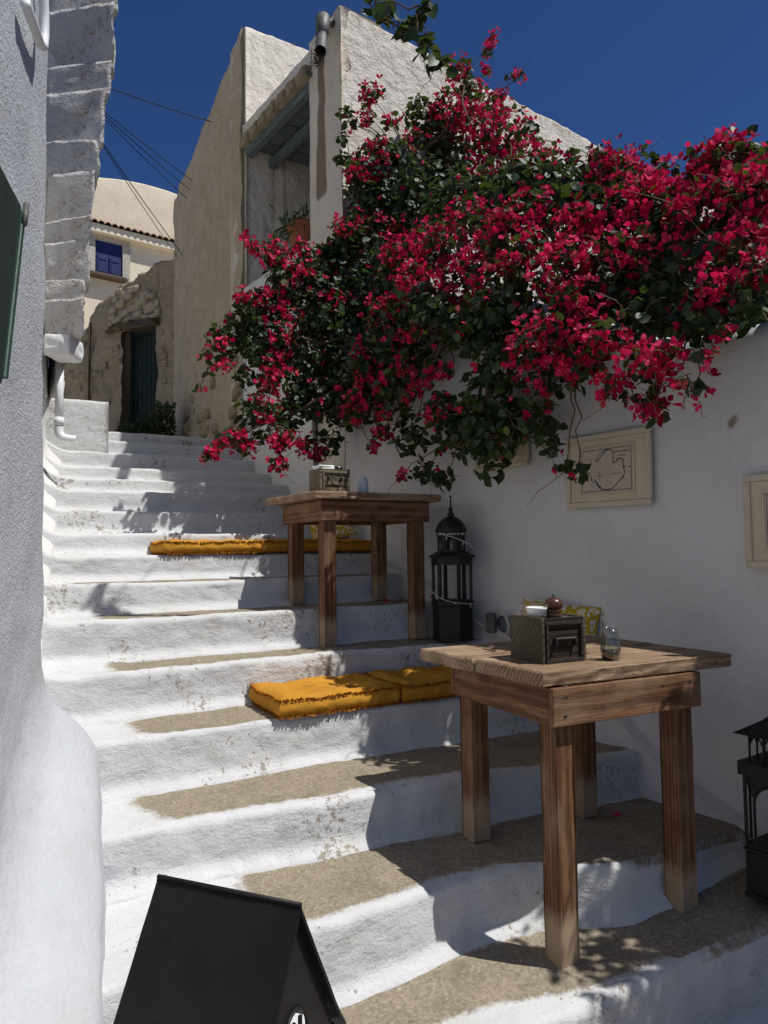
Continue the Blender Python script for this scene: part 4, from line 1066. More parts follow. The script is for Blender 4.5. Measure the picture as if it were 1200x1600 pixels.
pillow('yellow and white pillow against the wall behind the dark drawer box', (2.69, 2.80, -0.635), 0.44, 0.36, (math.radians(-8), math.radians(5), math.radians(-68)), 6)
pillow('yellow and white pillow on the upper step seen between the far table legs', (2.42, 4.80, 0.09), 0.34, 0.25, (math.radians(-22), math.radians(-14), math.radians(-25)), 5)

# ------------------------------------------------------------------ lanterns
def domed_lantern(label, loc, rz):
    t = empty('domed_lantern', loc, rz); tag(t, label, 'lantern'); n = 6; r6 = 0.128
    def hexp(name, prof, smooth=False, caps=True):
        s = MB(); s.lathe(prof, 6, caps=caps); return s.build(name, M['black'], t, smooth)
    hexp('base', [(r6,0),(r6,0.012),(r6-0.006,0.018),(r6-0.006,0.205),(r6+0.003,0.212),(r6+0.003,0.238),(r6-0.012,0.244),(0.0,0.244)])
    for k_ in range(6):
        a = k_*math.pi/3; s = MB(); x, y = (r6-0.012)*math.cos(a), (r6-0.012)*math.sin(a)
        s.box((-0.011,-0.008,0.24), (0.011,0.008,0.47), Matrix.Translation((x,y,0)) @ Matrix.Rotation(a+math.pi/2,4,'Z'), 0.002); s.build('post', M['black'], t)
    # scalloped skirt
    s = MB()
    for k_ in range(6):
        a0, a1 = k_*math.pi/3, (k_+1)*math.pi/3; A = Vector((r6*math.cos(a0), r6*math.sin(a0), 0)); B = Vector((r6*math.cos(a1), r6*math.sin(a1), 0))
        m = 10; top = [A.lerp(B, i/m) + Vector((0,0,0.505)) for i in range(m+1)]; bot = [A.lerp(B, i/m) + Vector((0,0,0.462 - (0.012 if i%2 else 0.0))) for i in range(m+1)]
        inn = (A+B).normalized()*-0.004
        for off in (Vector((0,0,0)), inn): s.grid([[p+off for p in bot], [p+off for p in top]])
    s.build('scalloped_skirt', M['black'], t)
    hexp('eave', [(r6-0.01,0.495),(r6+0.014,0.500),(r6+0.016,0.508),(r6-0.01,0.522),(r6-0.035,0.535)])
    # drum with pointed windows
    rd = 0.086
    for k_ in range(6):
        a0, a1 = k_*math.pi/3, (k_+1)*math.pi/3; A = Vector((rd*math.cos(a0), rd*math.sin(a0), 0)); B = Vector((rd*math.cos(a1), rd*math.sin(a1), 0)); z0, z1 = 0.53, 0.635
        s = MB(); arch = []
        for tt in np.linspace(0, 1, 7): arch.append((0.24 + 0.26*tt, 0.55 + 0.30*math.sin(tt*math.pi/2)))
        def pt(u, v): return A.lerp(B, u) + Vector((0,0,lerp(z0, z1, v)))
        L = [(0.24,0.14)] + arch; Rr = [(1-u, v) for u, v in L]
        outer_l = [(0,0.14)] + [(0, lerp(0.55,1,i/6)) for i in range(7)]; outer_r = [(1, v) for u, v in outer_l]
        s.grid([[pt(*p) for p in outer_l], [pt(*p) for p in L]]); s.grid([[pt(*p) for p in Rr], [pt(*p) for p in outer_r]])
        s.add([pt(0,0), pt(1,0), pt(1,0.14), pt(0,0.14)], [(0,1,2,3)]); s.add([pt(0,1), pt(*L[-1]), pt(1,1)], [(0,1,2)])
        s.build('drum_panel', M['black'], t)
        s = MB()
        for i in range(4): u = 0.30 + i*0.13; s.tube([pt(u,0.14), pt(u,0.72)], 0.0012, 4)
        for i in range(5): v = 0.2 + i*0.11; s.tube([pt(0.26,v), pt(0.74,v)], 0.0012, 4)
        s.build('mesh_screen', M['dark_iron'], t)
    for k_ in range(6):
        a = k_*math.pi/3; s = MB(); s.tube([(rd*math.cos(a), rd*math.sin(a), 0.63), (rd*math.cos(a), rd*math.sin(a), 0.662)], 0.004, 6); s.build('strut', M['black'], t)
    s = MB(); s.lathe([(0.096,0.652),(0.098,0.658),(0.094,0.675),(0.080,0.705),(0.060,0.728),(0.035,0.745),(0.018,0.750)], 30, caps=False); s.lathe([(0.0,0.655),(0.095,0.655)], 30, caps=False); s.build('dome', M['black'], t, True)
    s = MB(); s.lathe([(0.018,0.748),(0.022,0.757),(0.022,0.763),(0.014,0.775),(0.011,0.785),(0.016,0.793),(0.011,0.802),(0.005,0.81),(0.004,0.85),(0.003,0.865),(0.008,0.870),(0.008,0.876),(0.0,0.880)], 16); s.build('finial', M['black'], t, True)
    return t
domed_lantern('tall black hexagonal lantern with a domed top beside the far table', (2.575, 3.535, -0.540), 0.25)
# string light wire wound around it
s = MB(); pts = []
for i in range(70):
    t_ = i/69; a = 2.2 + t_*9.5; z = interp([(0,0.73),(0.12,0.66),(0.3,0.55),(0.5,0.44),(0.75,0.30),(1,0.20)], t_); rr_ = interp([(0,0.03),(0.12,0.10),(0.3,0.145),(1,0.138)], t_)
    pts.append((rr_*math.cos(a), rr_*math.sin(a), z + 0.02*math.sin(a*1.7)))
s.tube(pts, 0.0022, 5)
for i in range(6, 68, 6):
    p = Vector(pts[i]); s.tube([p, p + Vector((R(-.012,.012), R(-.012,.012), R(-.03,-.01)))], 0.003, 5)
o = s.build('string_light_wire', M['cord'], None, True, loc=(2.575, 3.535, -0.540)); tag(o, 'thin string light wire wound around the domed lantern', 'wire')

def square_lantern(label, loc, rz):
    t = empty('square_lantern', loc, rz); tag(t, label, 'lantern'); a = 0.125
    def bx_(nm, lo, hi, bev=0.003): s = MB(); s.box(lo, hi, None, bev); return s.build(nm, M['black'], t)
    bx_('base_plinth', (-a-.006,-a-.006,0), (a+.006,a+.006,0.02)); bx_('base', (-a,-a,0.021), (a,a,0.165)); bx_('base_moulding', (-a-.004,-a-.004,0.166), (a+.004,a+.004,0.180)); bx_('base_moulding', (-a,-a,0.181), (a,a,0.195))
    for sx in (-1,1):
        for sy in (-1,1): bx_('corner_post', (sx*a-0.012 if sx > 0 else -a, sy*a-0.012 if sy > 0 else -a, 0.196), (a if sx > 0 else -a+0.012, a if sy > 0 else -a+0.012, 0.440))
    for k_ in range(4):
        s = MB(); Mr = Matrix.Rotation(k_*math.pi/2, 4, 'Z')
        top = []; arc = []
        for i in range(13):
            q = math.pi*i/12; arc.append(Vector((-0.085*math.cos(q), -a+0.004, 0.345 + 0.075*math.sin(q)))); top.append(Vector((-0.11*math.cos(q) if abs(math.cos(q)) > .6 else -0.11*math.cos(q), -a+0.004, 0.439)))
        s.grid([[Mr @ p for p in arc], [Mr @ p for p in top]]); s.grid([[Mr @ (p + Vector((0,0.006,0))) for p in arc], [Mr @ (p+Vector((0,0.006,0))) for p in top]])
        s.tube([Mr @ p for p in arc], 0.006, 6); s.tube([Mr @ Vector((-0.085,-a+.004,0.20)), Mr @ Vector((-0.085,-a+.004,0.345))], 0.006, 6); s.tube([Mr @ Vector((0.085,-a+.004,0.20)), Mr @ Vector((0.085,-a+.004,0.345))], 0.006, 6)
        s.build('arch_panel', M['black'], t)
    s = MB(); s.lathe([(0.0,0.196),(0.035,0.196),(0.035,0.26),(0.0,0.26)], 18, caps=False); s.build('candle', M['paper_white'], t, True)
    bx_('top_plate', (-a-.012,-a-.012,0.441), (a+.012,a+.012,0.492))
    c = 0.104
    for k_ in range(4):
        Mr = Matrix.Rotation(k_*math.pi/2, 4, 'Z')
        for i in range(5):
            x = -c + 2*c*i/4; s = MB(); s.tube([Mr @ Vector((x,-c,0.492)), Mr @ Vector((x,-c,0.592))], 0.0045, 6); s.build('cage_bar', M['black'], t)
        for i in range(4):
            x = -c + 2*c*(i+.5)/4; s = MB(); s.tube([Mr @ Vector((x-c/4,-c,0.55)), Mr @ Vector((x-0.012,-c,0.575)), Mr @ Vector((x,-c,0.588)), Mr @ Vector((x+0.012,-c,0.575)), Mr @ Vector((x+c/4,-c,0.55))], 0.0035, 5); s.build('cage_arch', M['black'], t)
    s = MB(); e = a+0.02
    s.add([(-e,-e,0.592),(e,-e,0.592),(e,e,0.592),(-e,e,0.592),(-e*.5,-e*.5,0.640),(e*.5,-e*.5,0.640),(e*.5,e*.5,0.640),(-e*.5,e*.5,0.640),(0,0,0.71)], [(3,2,1,0),(0,1,5,4),(1,2,6,5),(2,3,7,6),(3,0,4,7),(4,5,8),(5,6,8),(6,7,8),(7,4,8)])
    s.build('roof', M['black'], t)
    s = MB(); s.tube([(0.028*math.sin(q), 0, 0.735 - 0.028*math.cos(q)) for q in np.linspace(0, 2*math.pi, 20)], 0.004, 6); s.build('ring', M['black'], t, True)
square_lantern('black square lantern with arched sides cut off by the right edge', (2.64, 1.525, -1.285), math.radians(3))
s = MB(); s.tube([Vector((2.55,1.64,-0.835)), Vector((2.54,1.60,-0.81)), Vector((2.56,1.5,-0.818)), Vector((2.6,1.37,-0.83)), Vector((2.7,1.34,-0.83))], 0.003, 6)
o = s.build('string_light_wire', M['cord'], None, True); tag(o, 'pale thin wire looped over the square lantern at the right edge', 'wire')

# foreground house-shaped lantern
RL0, RL1 = on_z(247, 1370, -0.70), on_z(470, 1415, -0.70)
rd_ = (RL1-RL0); RLl = Vector((rd_.x, rd_.y, 0)).length; ran = math.atan2(rd_.y, rd_.x); mid = (RL0+RL1)/2
hl = empty('house_lantern', (mid.x, mid.y, -1.655), ran); tag(hl, 'black house-shaped lantern with a steep roof in the bottom foreground', 'lantern')
ZR = -0.70 + 1.655; ZE = ZR - 0.335; hwid = 0.190; hlx = RLl/2
def panel(nm, p, thick_dir, mat=M['black_roof']):
    s = MB(); p = [Vector(q) for q in p]; td = Vector(thick_dir)
    n = len(p); s.add(p + [q + td for q in p], [tuple(range(n))[::-1], tuple(range(n, 2*n))] + [(i, (i+1)%n, n+(i+1)%n, n+i) for i in range(n)]); return s.build(nm, mat, hl)
nrm_ = Vector((0, 0.335, 0.19)).normalized()*0.004
for sy in (-1, 1):
    s = MB(); rows = []
    for i in range(9):
        t_ = i/8; y = sy*hwid*t_*1.06; z = ZR - 0.335*t_*1.06 + (0.012*max(0,(t_-0.85)/0.15) )
        rows.append([(lerp(-hlx, hlx, j/10), y + sy*0.0015*fbm((t_*4, j*0.3, 1)), z + 0.002*fbm((t_*3, j*0.5, 2))) for j in range(11)])
    s.grid(rows); s.grid([[(x, y - sy*0.006, z - 0.005) for x, y, z in row] for row in rows])
    for j in (0, 10): s.grid([[row[j] for row in rows], [(row[j][0], row[j][1]-sy*0.006, row[j][2]-0.005) for row in rows]])
    s.grid([rows[-1], [(x, y - sy*0.006, z - 0.005) for x, y, z in rows[-1]]])
    o = s.build('roof_panel', M['black_roof'], hl, False)
s = MB(); s.tube([(-hlx, 0, ZR+0.001), (hlx, 0, ZR+0.001)], 0.005, 8); s.build('ridge', M['black_roof'], hl, True)
# gables with an arched opening and bars
for sx in (-1, 1):
    xg = sx*(hlx-0.018); s = MB(); zo = ZE - 0.02
    aw, az = 0.048, ZE + 0.075                      # arch half width, spring height
    A = [Vector((xg, -aw*math.cos(q), az + 0.055*math.sin(q))) for q in np.linspace(0, math.pi, 13)]
    def gy(z): return max(0.0, hwid*(ZR - z)/0.335 - 0.008)
    left = [Vector((xg, -gy(p.z), p.z)) for p in A[:7]]; right = [Vector((xg, gy(p.z), p.z)) for p in A[6:]]
    s.grid([left, A[:7]]); s.grid([A[6:], right])
    s.add([(xg, -gy(A[6].z), A[6].z), (xg, gy(A[6].z), A[6].z), (xg, 0, ZR-0.012)], [(0,1,2)])
    s.add([(xg, -gy(zo+.03), zo), (xg, -aw, zo), (xg, -aw, az), (xg, -gy(az), az)], [(0,1,2,3)]); s.add([(xg, aw, zo), (xg, gy(zo+.03), zo), (xg, gy(az), az), (xg, aw, az)], [(0,1,2,3)])
    s.build('gable', M['black'], hl)
    s = MB(); s.tube([p + Vector((sx*0.003,0,0)) for p in A] , 0.004, 6); s.build('arch_rim', M['black'], hl, True)
    for i in range(3):
        y = -0.026 + 0.026*i; s = MB(); s.box((xg-0.003, y-0.004, zo), (xg+0.003, y+0.004, az+0.03)); s.build('bar', M['black'], hl)
for sx in (-1, 1):
    for sy in (-1, 1):
        s = MB(); s.box((sx*(hlx-0.03)-0.012, sy*(hwid-0.02)-0.012, 0.03), (sx*(hlx-0.03)+0.012, sy*(hwid-0.02)+0.012, ZE), None, 0.002); s.build('post', M['black'], hl)
s = MB(); s.box((-hlx, -hwid, 0), (hlx, hwid, 0.03), None, 0.004); s.build('base', M['black'], hl)
s = MB(); s.lathe([(0.0,0.03),(0.05,0.03),(0.05,0.2),(0.0,0.2)], 20, caps=False); s.build('candle', M['paper_white'], hl, True)
s = MB(); s.tube([(hlx+0.004, 0.0, ZE+0.012), (hlx+0.008, 0.0, ZE+0.002)], 0.010, 10); s.build('knob', M['zinc'], hl, True)

# ------------------------------------------------------------------ framed pictures on the garden wall
def picture(label, yc, zc, w_, h_, tilt, kind):
    """hangs on the wall facing -X; local x runs along the wall toward the camera, local z up, local -y out of the wall"""
    dy = 0.01; tx = (xw(yc-0.1)-xw(yc+0.1)); ang = math.atan2(-0.2, tx)
    t = empty('framed_map', (xw(yc)-0.028, yc, zc), 0); t.rotation_euler = (0, tilt, ang); tag(t, label, 'picture', 'framed prints on the garden wall')
    fw2 = 0.028
    for (lo, hi, rot, L) in (((0, h_/2-fw2/2), None, 0, w_), ((0, -h_/2+fw2/2), None, 0, w_)):
        s = MB(); s.box((-L/2, -0.014, -fw2/2), (L/2, 0.010, fw2/2), None, 0.003); s.build('frame_rail', M['frame'], t, loc=(lo[0], 0, lo[1]))
    for sx in (-1, 1):
        s = MB(); L = h_-2*fw2-0.002; s.box((-L/2, -0.0135, -fw2/2), (L/2, 0.0105, fw2/2), None, 0.003); s.build('frame_stile', M['frame'], t, loc=(sx*(w_/2-fw2/2), 0, 0), rot=(0, math.pi/2, 0))
    s = MB(); s.box((-w_/2+fw2+.001, -0.004, -h_/2+fw2+.001), (w_/2-fw2-.001, 0.006, h_/2-fw2-.001)); s.build('mount_board', M['mat'], t)
    mw, mh = w_*0.30, h_*0.29
    for (sx, lo, hi) in ((0, (-mw-.016, -mh-.016), (mw+.016, -mh-.004)), (0, (-mw-.016, mh+.004), (mw+.016, mh+.016)), (0, (-mw-.016, -mh-.0035), (-mw-.004, mh+.0035)), (0, (mw+.004, -mh-.0035), (mw+.016, mh+.0035))):
        s = MB(); s.box((lo[0], -0.011, lo[1]), (hi[0], -0.0045, hi[1]), None, 0.003); s.build('inner_moulding', M['mat'], t)
    s = MB(); s.box((-mw-.003, -0.0065, -mh-.003), (mw+.003, -0.0045, mh+.003)); pp_ = s.build('map_sheet', M['paper'], t)
    Y = -0.0072
    def stroke(mbx, pts, wd_):
        pts = [Vector((x*mw, 0, z*mh)) for x, z in pts]; m = len(pts)
        if m > 2:                        # Catmull-Rom smoothing
            out = []
            for i in range(m-1):
                p0, p1, p2, p3 = pts[max(i-1,0)], pts[i], pts[i+1], pts[min(i+2,m-1)]
                for k_ in range(5):
                    t_ = k_/5; out.append(0.5*((2*p1) + (p2-p0)*t_ + (2*p0-5*p1+4*p2-p3)*t_*t_ + (3*p1-p0-3*p2+p3)*t_**3))
            pts = out + [pts[-1]]; m = len(pts)
        a_, b_ = [], []
        for i, p in enumerate(pts):
            d = (pts[min(i+1,m-1)]-pts[max(i-1,0)]).normalized(); n_ = Vector((-d.z, 0, d.x))*wd_/2
            a_.append((p.x+n_.x, Y, p.z+n_.z)); b_.append((p.x-n_.x, Y, p.z-n_.z))
        mbx.grid([a_, b_])
    ink = MB()
    for seg in (((-.97,-.97),(.97,-.97)), ((.97,-.97),(.97,.97)), ((.97,.97),(-.97,.97)), ((-.97,.97),(-.97,-.97))): stroke(ink, seg, 0.0028)
    if kind == 'map':
        coast = [(-.36,.42),(-.30,.50),(-.14,.72),(-.05,.84),(.10,.92),(.24,.85),(.30,.68),(.27,.45),(.30,.30),(.38,.30),(.46,.44),(.58,.44),(.66,.36),(.66,.02),(.70,-.06),(.70,-.26),(.62,-.42),(.50,-.58),(.34,-.78),(.16,-.92),(-.10,-.92),(-.26,-.76),(-.38,-.58),(-.46,-.44)]
        stroke(ink, coast, 0.0050)
        stroke(ink, [(-.36,.38),(-.35,.62),(-.26,.78),(-.08,.90),(.08,.95)], 0.0028)
        for isl in ([(-.70,-.02),(-.76,-.18),(-.72,-.34)], [(-.62,-.06),(-.66,-.20),(-.62,-.26)], [(-.60,-.28),(-.58,-.46),(-.46,-.60)], [(-.64,.46),(-.58,.56)], [(-.66,.32),(-.60,.42)], [(-.46,-.40),(-.36,-.70),(-.26,-.82),(-.24,-.96)], [(.68,.06),(.78,.07)], [(.86,.08),(.88,.02),(.92,.02)], [(-.26,-.06),(-.25,-.14)], [(-.40,.50),(-.44,.46)], [(.64,-.42),(.68,-.48)]): stroke(ink, isl, 0.0046)
        for q in range(16):
            a_ = q*math.pi/8 + 0.05; stroke(ink, [(-.25,-.26), (-.25+0.62*math.cos(a_), -.26+0.62*math.sin(a_))], 0.0006)
        stroke(ink, [(-.25,-.26),(.68,-.20)], 0.001)
        for q in range(20): x, z = R(-.2,.5), R(-.3,.4); stroke(ink, [(x,z),(x+.02,z+.015)], 0.0025)
        for (tx_, sz, xx, zz_) in (('PORT OF NAUSA', 0.0125, 0.62, 0.74), ('in PAROS', 0.0125, 0.62, 0.56)):
            cu = bpy.data.curves.new('lettering', 'FONT'); cu.body = tx_; cu.size = sz; cu.align_x = 'CENTER'; cu.extrude = 0.0001
            tmp = bpy.data.objects.new('lettering', cu); me_ = bpy.data.meshes.new_from_object(tmp); bpy.data.objects.remove(tmp)
            ob = link('lettering', me_, M['ink'], pp_, loc=(xx*mw, Y-0.0006, zz_*mh), rot=(math.pi/2, 0, 0))
    else:
        for q in range(90):
            x, z = R(-.9,.85), R(-.9,.9); stroke(ink, [(x,z),(x+R(.02,.10),z+R(-.02,.02))] if q % 3 else [(x,z),(x+R(-.02,.02),z+R(.05,.16))], R(0.002,0.006))
        for q in range(9): stroke(ink, [(-.92+.2*q, R(-.2,.0)), (-.86+.2*q, R(.05,.3)), (-.78+.2*q, R(-.15,.1))], 0.003)
    ink.build('ink_drawing', M['ink'], pp_)
random.seed(5)
picture('cream framed coastal map hanging between the bougainvillea and the right edge', 2.505, 0.40, 0.52, 0.375, math.radians(0.8), 'map')
picture('cream framed print cut off by the right edge of the photograph', 1.555, 0.105, 0.46, 0.385, 0, 'town')
picture('cream framed print mostly hidden under the hanging leaves', 3.27, 0.66, 0.44, 0.36, math.radians(-1), 'town')

# cords and a wall lamp on the garden wall
def wall_cord(pts, lab):
    P = [Vector((xw(y)-0.012-o_, y, z)) for y, z, o_ in pts]; o0 = P[0].copy()
    s = MB(); s.tube([p - o0 for p in P], 0.006, 7); o = s.build('cord', M['cord'], None, True, loc=o0); tag(o, lab, 'cord')
wall_cord([(4.62,0.0,0.03),(4.35,-0.10,0.05),(4.1,-0.17,0.05),(3.9,-0.24,0.06),(3.7,-0.36,0.08),(3.5,-0.42,0.05),(3.42,-0.46,0.05)], 'pale cord running down the wall behind the far table')
wall_cord([(3.36,-0.44,0.04),(3.22,-0.50,0.06),(3.1,-0.53,0.08),(2.98,-0.60,0.07),(2.7,-0.70,0.05),(2.5,-0.80,0.04),(2.3,-0.95,0.05),(2.1,-1.05,0.06),(1.9,-1.13,0.06),(1.7,-1.20,0.05),(1.5,-1.25,0.04)], 'pale cord sagging along the wall below the near table to the right edge')
wl = empty('wall_floodlight', (2.73, 3.33, -0.43)); tag(wl, 'small grey floodlight with a coiled cord beside the domed lantern', 'lamp')
s = MB(); s.box((-0.04,-0.035,-0.06), (0.0,0.04,0.06), None, 0.008); s.build('housing', M['zinc'], wl)
s = MB(); s.lathe([(0.045,0),(0.05,0.02),(0.04,0.05),(0.0,0.055)], 20, caps=False); s.v = [(z*0.6+0.0, x-0.075, y) for x, y, z in s.v]; s.build('reflector', M['grey_timber'], wl, True)
s = MB(); s.tube([(-0.012+0.004*math.sin(q*2), -0.075 + (0.055+0.002*q)*math.cos(q), (0.055+0.002*q)*math.sin(q)) for q in np.linspace(0, 12.5, 50)], 0.004, 6); s.build('coiled_cord', M['cord'], wl, True)
s = MB(); s.box((0.0,-0.012,-0.012), (0.05,0.012,0.012)); s.build('bracket', M['zinc'], wl)

# potted plant on the loggia parapet
PT = on_plane(478, 342, Vector((2.72, 5.7, 0)), Vector((1,0,0))); PT.z = 2.765
pt_ = empty('potted_plant', PT); tag(pt_, 'terracotta pot with a spiky green plant in the loggia', 'potted plant')
s = MB(); s.lathe([(0.0,0),(0.11,0.0),(0.145,0.10),(0.165,0.24),(0.18,0.25),(0.18,0.28),(0.155,0.28),(0.14,0.25),(0.0,0.24)], 28, caps=False); s.build('pot', M['terracotta'], pt_, True)
s = MB(); 
n_ = 260; pos_ = RNG.normal(size=(n_,3))*np.array([.09,.10,.05]) + np.array([-0.04,0.08,.29]); 
scatter('leaves', LEAF_V*np.array([.28,1.25,1]), LEAF_F, pos_ + np.array(PT), RNG.normal(size=(n_,3)) + np.array([-.3,-.2,.6]), RNG.uniform(.06,.11,n_), RNG.uniform(0,6.28,n_), RNG.uniform(0,.9,n_), M['succulent'], pt_, PT)

# ------------------------------------------------------------------ bougainvillea
BG = Vector((3.45, 4.2, 0.72)); bv = empty('bougainvillea', BG)
tag(bv, 'huge bougainvillea covered in crimson flowers spilling over the garden wall', 'bougainvillea')
def depth(px, py):
    """distance to the plant's outer skin: hanging over the wall low down, leaning back to the house higher up"""
    v = ray(px, py)
    best = 1e9
    lim = 4.80 if px < 520 else 4.75
    best = min(best, lim/v.y)
    # slanted skin: X = 2.42 for z < 0.55, then leaning back
    for it in np.arange(1.5, 9, 0.02):
        p = v*it
        xs = 2.42 + 0.62*max(0, p.z - interp([(1.8,0.75),(2.6,1.1),(3.4,1.5)], p.y))
        if p.x > xs: best = min(best, it); break
    return best
clumps = []   # (px, py, r, kind, density)
def C(kind, lst, dens=1.0):
    for (px, py, r) in lst: clumps.append((px, py, r, kind, dens))
C('F', [(610,540,20),(640,575,16),(560,640,18),(605,595,14),(590,158,18),(575,180,14),(612,190,12),(575,245,30),(600,232,22),(556,262,18),(527,352,17),(545,345,14),(722,118,20),(740,135,18),(700,180,34),(745,200,44),(790,215,40),(835,235,34),(770,240,34),(650,215,16),
        (640,410,40),(690,390,46),(740,370,50),(790,370,50),(830,350,46),(700,430,40),(660,440,34),(600,380,24),(620,360,20),(760,420,40),(840,400,40),
        (890,360,50),(935,330,46),(980,335,50),(1030,330,50),(1080,330,54),(1130,320,54),(1175,320,50),(1210,300,50),(960,240,36),(985,260,38),(1010,290,36),(1090,265,38),(1130,265,42),(1165,250,36),(1195,270,40),(1050,290,34),(1150,225,16),(940,260,28),
        (870,440,50),(920,430,44),(970,400,42),(1010,400,36),(1120,440,48),(1150,400,44),(1090,470,34),(1180,430,30),(1110,400,34),
        (845,545,46),(880,505,46),(905,555,40),(850,605,26),(815,540,28),(940,530,36),(1010,575,36),(1032,615,22),(965,600,26),(1060,598,22),(985,560,28),(910,480,36),(1055,560,22),
        (575,560,34),(568,605,32),(600,505,40),(625,480,30),(650,530,14),(665,600,20),(685,640,20),(645,620,16),(590,640,16),(700,580,14),
        (445,535,26),(455,500,22),(430,570,24),(405,600,20),(420,635,22),(440,600,20),(470,430,20),(455,455,14),(520,470,18),(440,393,22),(420,405,18),(400,385,12),(385,370,8),(470,385,10),(380,465,10),(410,460,10),(395,470,10),(500,560,8),
        (345,535,14),(335,560,14),(350,570,12),(312,606,7),(328,700,14),(320,715,9),(345,690,8),(370,690,14),(390,700,12),(375,680,10),(430,718,14),(435,700,12),(480,700,18),(500,712,12),(460,690,14),(595,680,16),(585,695,12),(430,690,10),
        (770,60,8),(765,80,9),(760,110,8),(800,120,8),(815,118,6),(780,150,10),(632,742,7),(1125,520,10),(1105,560,10),(890,545,30),(860,580,26),(1000,610,22)])
C('L', [(590,560,40),(630,560,36),(560,600,34),(610,610,30),(650,570,28),(580,640,24),(620,520,40),(540,620,34),(605,290,60),(640,330,60),(590,340,45),(560,400,55),(510,430,50),(500,480,55),(530,520,50),(560,460,50),(480,560,48),(490,620,44),(530,590,44),(545,650,28),(520,680,24),(620,440,45),(650,480,50),(690,500,50),(730,530,42),(760,500,50),(800,470,50),(790,580,40),(760,620,44),(740,660,44),(710,680,40),(770,690,44),(810,680,36),(840,650,30),(860,690,18),(880,715,14),(905,738,10),(650,690,26),(665,715,22),(640,660,18),(690,640,30),(700,730,18),(780,730,20),(680,290,50),(720,320,50),(770,300,48),(820,310,50),(870,300,46),(920,300,36),(680,200,30),(650,180,24),(700,240,36),(900,490,44),(960,470,44),(1050,440,44),(1000,500,44),(1060,510,40),(1110,490,40),(1160,470,36),(1190,460,30),(1000,440,40),(930,560,30),(880,600,20),(1020,370,36),(960,290,30),(900,270,20),
        (410,480,34),(440,450,34),(380,490,28),(370,520,28),(395,550,26),(420,560,28),(360,540,22),(330,525,16),(330,575,10),(380,590,18),(400,640,24),(440,640,26),(450,680,20),(400,680,16),(370,660,14),(355,680,10),(470,620,26),(410,520,22),(340,695,8),(560,300,26),(548,250,14),(540,215,9),(545,190,9),(538,175,8),(480,400,14),(510,395,18),(540,380,26),(430,380,10),(725,150,18),(760,170,20),(830,200,12),(870,260,20),(895,240,12)], 1.0)
C('B', [(740,300,22),(780,330,20),(840,290,22),(880,330,18),(700,310,20),(960,340,18),(1040,350,16),(620,250,16),(1150,370,18),(1100,390,16),(600,15,14),(620,30,14),(640,55,14),(660,75,13),(678,95,12),(690,105,10),(650,30,12),(672,15,10),(585,8,10),(820,270,26),(860,300,26),(790,290,26),(760,320,24),(950,300,22),(985,310,22),(1020,360,22),(1070,370,18),(900,320,22),(720,290,24),(1010,330,18),(700,340,16)], 1.0)
# the plant goes on past the right edge of the picture
LP, LN, LS = [], [], []; FPp, FN, FS = [], [], []
centres = []
def sphere_pts(n, shell=0.45):
    d = RNG.normal(size=(n,3)); d /= np.linalg.norm(d, axis=1, keepdims=True)
    r_ = RNG.uniform(shell**3, 1, n)**(1/3); return d, r_
toeye = lambda c: -c/np.linalg.norm(c)
def grow(c, rad, kind, dens, rpx):
    ax = np.array([1.0, 1.0, 0.9])*rad; A_ = math.pi*rad*rad
    te = toeye(c)
    if kind == 'F':
        n = int(dens*1750*A_) + 5; d, r_ = sphere_pts(n, 0.45)
        P = c + d*r_[:, None]*ax*1.1 + RNG.normal(size=(n,3))*0.016
        wv_ = np.array([noise.noise(Vector(p)*9.0) for p in P]); kk = wv_ > -0.17      # bunches with gaps between them
        P, d, n = P[kk], d[kk], int(kk.sum())
        FPp.append(P); FN.append(d*0.8 + RNG.normal(size=(n,3))*0.55 + te*0.35 + np.array([0,0,0.25])); FS.append(RNG.uniform(0.019, 0.034, n))
        n2 = int(dens*1300*A_) + 3; d, r_ = sphere_pts(n2, 0.2)
        LP.append(c + d*r_[:, None]*ax*1.0 - te*(rad*0.22+0.01)); LN.append(d*0.6 + RNG.normal(size=(n2,3))*0.6 + np.array([0,0,0.6])); LS.append(RNG.uniform(0.032, 0.066, n2))
    elif kind == 'L':
        n = int(dens*1500*A_) + 5; d, r_ = sphere_pts(n, 0.3)
        LP.append(c + d*r_[:, None]*ax*1.08); LN.append(d*0.8 + RNG.normal(size=(n,3))*0.55 + np.array([-.1,-.1,0.5])); LS.append(RNG.uniform(0.034, 0.074, n))
        if rpx > 24:                     # deeper growth behind the skin
            n = int(dens*700*A_); d, r_ = sphere_pts(n, 0.1)
            LP.append(c + d*r_[:, None]*ax*1.1 - te*(rad*0.7+0.10)); LN.append(RNG.normal(size=(n,3)) + np.array([0,0,0.4])); LS.append(RNG.uniform(0.045, 0.085, n))
        n2 = int(dens*45*A_); d, r_ = sphere_pts(max(1,n2), 0.8)
        FPp.append(c + d*r_[:, None]*ax*1.1); FN.append(d + RNG.normal(size=d.shape)*0.5); FS.append(RNG.uniform(0.024, 0.036, len(d)))
    else:
        n = int(dens*560*A_) + 4; d, r_ = sphere_pts(n, 0.4)
        LP.append(c + d*r_[:, None]*ax); LN.append(d*0.6 + RNG.normal(size=(n,3))*0.5 + np.array([-.2,-.3,0.4])); LS.append(RNG.uniform(0.07, 0.105, n))
for (px, py, r, kind, dens) in clumps:
    dd = depth(px, py); rad = r*dd/FPX
    back = {'F': -0.02, 'L': 0.10, 'B': 0.0}[kind]
    if py < 130 and px < 720: dd = min(dd, 3.6); rad = r*dd/FPX
    c = np.array(tuple(at(px, py, dd + back)))
    if r > 12: c = c + RNG.normal(size=3)*0.03
    centres.append((Vector(c), r, kind)); grow(c, rad, kind, dens, r)
